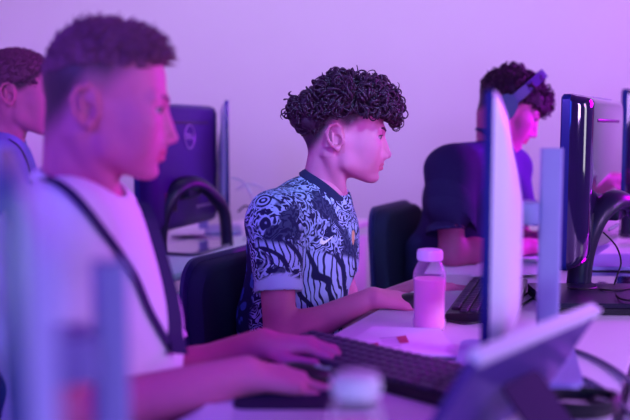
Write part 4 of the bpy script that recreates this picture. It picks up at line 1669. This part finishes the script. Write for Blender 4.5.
zc = ZT + .0035
O = lambda x, y, dz=0.0: on(x, y, ZT + dz) + Vector((0, 0, .0035))
cable([O(556, 349), O(576, 353), O(598, 362), O(618, 374), O(640, 392)], .0045, 'grey cable arching over the desk at the lower right, upper one of the pair', M['grey_cable'])
cable([O(546, 371), O(566, 375), O(588, 383), O(610, 397), O(632, 418)], .0045, 'grey cable arching over the desk at the lower right, lower one of the pair', M['grey_cable'])
cable([O(446, 322), O(466, 325), O(486, 322), O(505, 315), O(520, 307), O(537, 297)], .0024, 'thin black cable behind the pink bottle, running from the mouse along the desk')
cable([O(511, 307), O(520, 300), O(532, 292), O(546, 288), O(566, 289.5)], .0022, 'thin black cable rising right of the white edge-on monitor')
loop = at(596, 246, 2.15)
cable([at(596, 225, 2.2), at(590, 246, 2.18), at(588, 268, 2.16), at(592, 286, 2.14), O(602, 291, .026), O(620, 291, .026), O(640, 287, .026)], .0022, 'thin black cable hanging from the back of the computer that faces the boy')
cable([at(603, 232, 2.14), at(616, 246, 2.12), at(621, 262, 2.10), at(617, 276, 2.09), at(614, 288, 2.08), O(620, 300, .028), O(640, 303, .028)], .0022, 'black cable looping over both closed laptops at the right')
cable([at(584, 248, 2.2), at(582, 262, 2.2), at(588, 280, 2.18), O(596, 289, .026), O(572, 290, .026), O(552, 285)], .0022, 'black cable curling down beside the arched stand at the right')
hk = O(583, 320)
cable([O(576, 319), O(583, 317), O(586, 321), O(582, 324), O(577, 322)], .0018, 'small curled black wire end lying in front of the dark closed laptop')
rr = random.Random(4)
pts = []
c_ = on(574, 416, ZT)
for i in range(26):
    a = i * 1.05
    q_ = .028 + .022 * rr.random()
    pts.append(Vector((c_.x + q_ * 1.25 * math.cos(a), c_.y + q_ * math.sin(a), ZT + .0045 + .0011 * i)))
cable(pts, .0042, 'tangled bundle of black cable on the desk at the lower edge, right of the laptop')
B2 = lambda x, y, d: at(x, y, d)
cable([at(232, 178, 3.16), at(243, 182, 3.14), at(252, 196, 3.12), at(256, 214, 3.1), at(250, 230, 3.1), on(243, 241, ZT) + Vector((0, 0, .004))], .004, 'pale cable looping behind the chair, hanging from the thin white monitor', M['white_plastic'], 'cables behind the boy')
cable([at(236, 190, 3.2), at(250, 184, 3.2), at(264, 190, 3.18), at(272, 206, 3.16), at(276, 226, 3.14), on(262, 243, ZT) + Vector((0, 0, .004))], .004, 'pale cable looping wide behind the back of the boy', M['white_plastic'], 'cables behind the boy')
cable([at(238, 212, 3.12), at(246, 206, 3.12), at(256, 214, 3.1), at(262, 230, 3.1), on(252, 240, ZT) + Vector((0, 0, .004))], .0035, 'dark cable looping behind the boy below the pale ones', M['cable'], 'cables behind the boy')
cable([at(158, 284, 2.75), at(166, 300, 2.75), at(178, 308, 2.76), at(190, 305, 2.78), at(204, 290, 2.8), at(210, 276, 2.8)], .004, 'dark cable sagging under the desk behind the boy', M['cable'], 'cables under the far desk')
cable([at(160, 300, 2.78), at(170, 330, 2.78), at(186, 338, 2.8), at(206, 334, 2.8)], .004, 'dark cable hanging lowest under the desk behind the boy', M['cable'], 'cables under the far desk')

# ------------------------------------------------------------------ light: unseen area lamps added to give the room its coloured light
def area(name, loc, target, sx, sy, power, col, spread=180):
    l = bpy.data.lights.new(name, 'AREA')
    l.shape = 'RECTANGLE'; l.size = sx; l.size_y = sy
    l.energy = power; l.color = col; l.spread = R(spread)
    o = bpy.data.objects.new(name, l); COL.objects.link(o)
    o.location = loc
    o.rotation_euler = (Vector(target) - Vector(loc)).to_track_quat('-Z', 'Y').to_euler()
    return o


FILLS = [  # added fill lamps out of view, placed for their effect
    ('wall_fill', (.9, 2.9, 2.70), (.9, 4.4, 1.55), 4.4, .5, 128),
    ('boy_fill', (.45, .3, 2.45), (.08, 2.05, 1.13), .25, .25, 20),
    ('rear_fill', (.2, -1.9, 1.9), (.1, 1.5, .9), 1.2, .6, 180),
    ('low_rear_fill', (.0, -1.6, 1.0), (.1, 1.2, .95), .8, .4, 100),
    ('right_fill', (2.3, .1, 1.65), (.4, 1.7, .95), .6, .6, 80),
    ('left_fill', (-1.42, -.2, 2.0), (.06, 2.05, 1.1), .5, .6, 80),
    ('ceiling_fill', (.7, 1.5, 2.70), (.7, 1.5, 0), 1.8, 1.8, 180),
    ('side_fill', (3.4, 3.7, 1.9), (0, 1.8, 1.05), .6, .8, 130),
    ('magenta_fill', (3.4, 1.7, 1.75), (.72, 2.78, 1.08), .4, .4, 26),
    ('far_side_fill', (3.2, 1.6, 1.5), (.2, 1.9, .95), .6, 1.2, 70),
]
LIGHTS = {
    'wall_fill': (32, (.81, .63, 1.0)),
    'boy_fill': (.93, (.25, .62, 1.0)),
    'rear_fill': (21, (.01, .07, 1.0)),
    'low_rear_fill': (5.8, (.49, .62, 1.0)),
    'right_fill': (11.7, (.58, .32, 1.0)),
    'left_fill': (8.3, (.16, .07, 1.0)),
    'ceiling_fill': (0, (.36, .0, 1.0)),
    'side_fill': (66, (.60, .0, 1.0)),
    'magenta_fill': (7, (.42, .0, 1.0)),
    'far_side_fill': (1.8, (.9, .85, 1.0)),
}
for (nm, loc, tgt, sx, sy, spread) in FILLS:
    pw, colr = LIGHTS[nm]
    if pw > 0:
        area(nm, loc, tgt, sx, sy, pw, colr, spread)

w = bpy.data.worlds.new('room_ambience')
scene.world = w
w.use_nodes = True
w.node_tree.nodes['Background'].inputs['Color'].default_value = (.25, .01, .2, 1)
w.node_tree.nodes['Background'].inputs['Strength'].default_value = .3

scene.view_settings.view_transform = 'Standard'
scene.view_settings.look = 'None'
scene.view_settings.exposure = 0.0
scene.view_settings.gamma = 1.0
scene.view_settings.use_curve_mapping = False
scene.cycles.use_denoising = True
scene.cycles.max_bounces = 8
scene.cycles.sample_clamp_indirect = 6.0
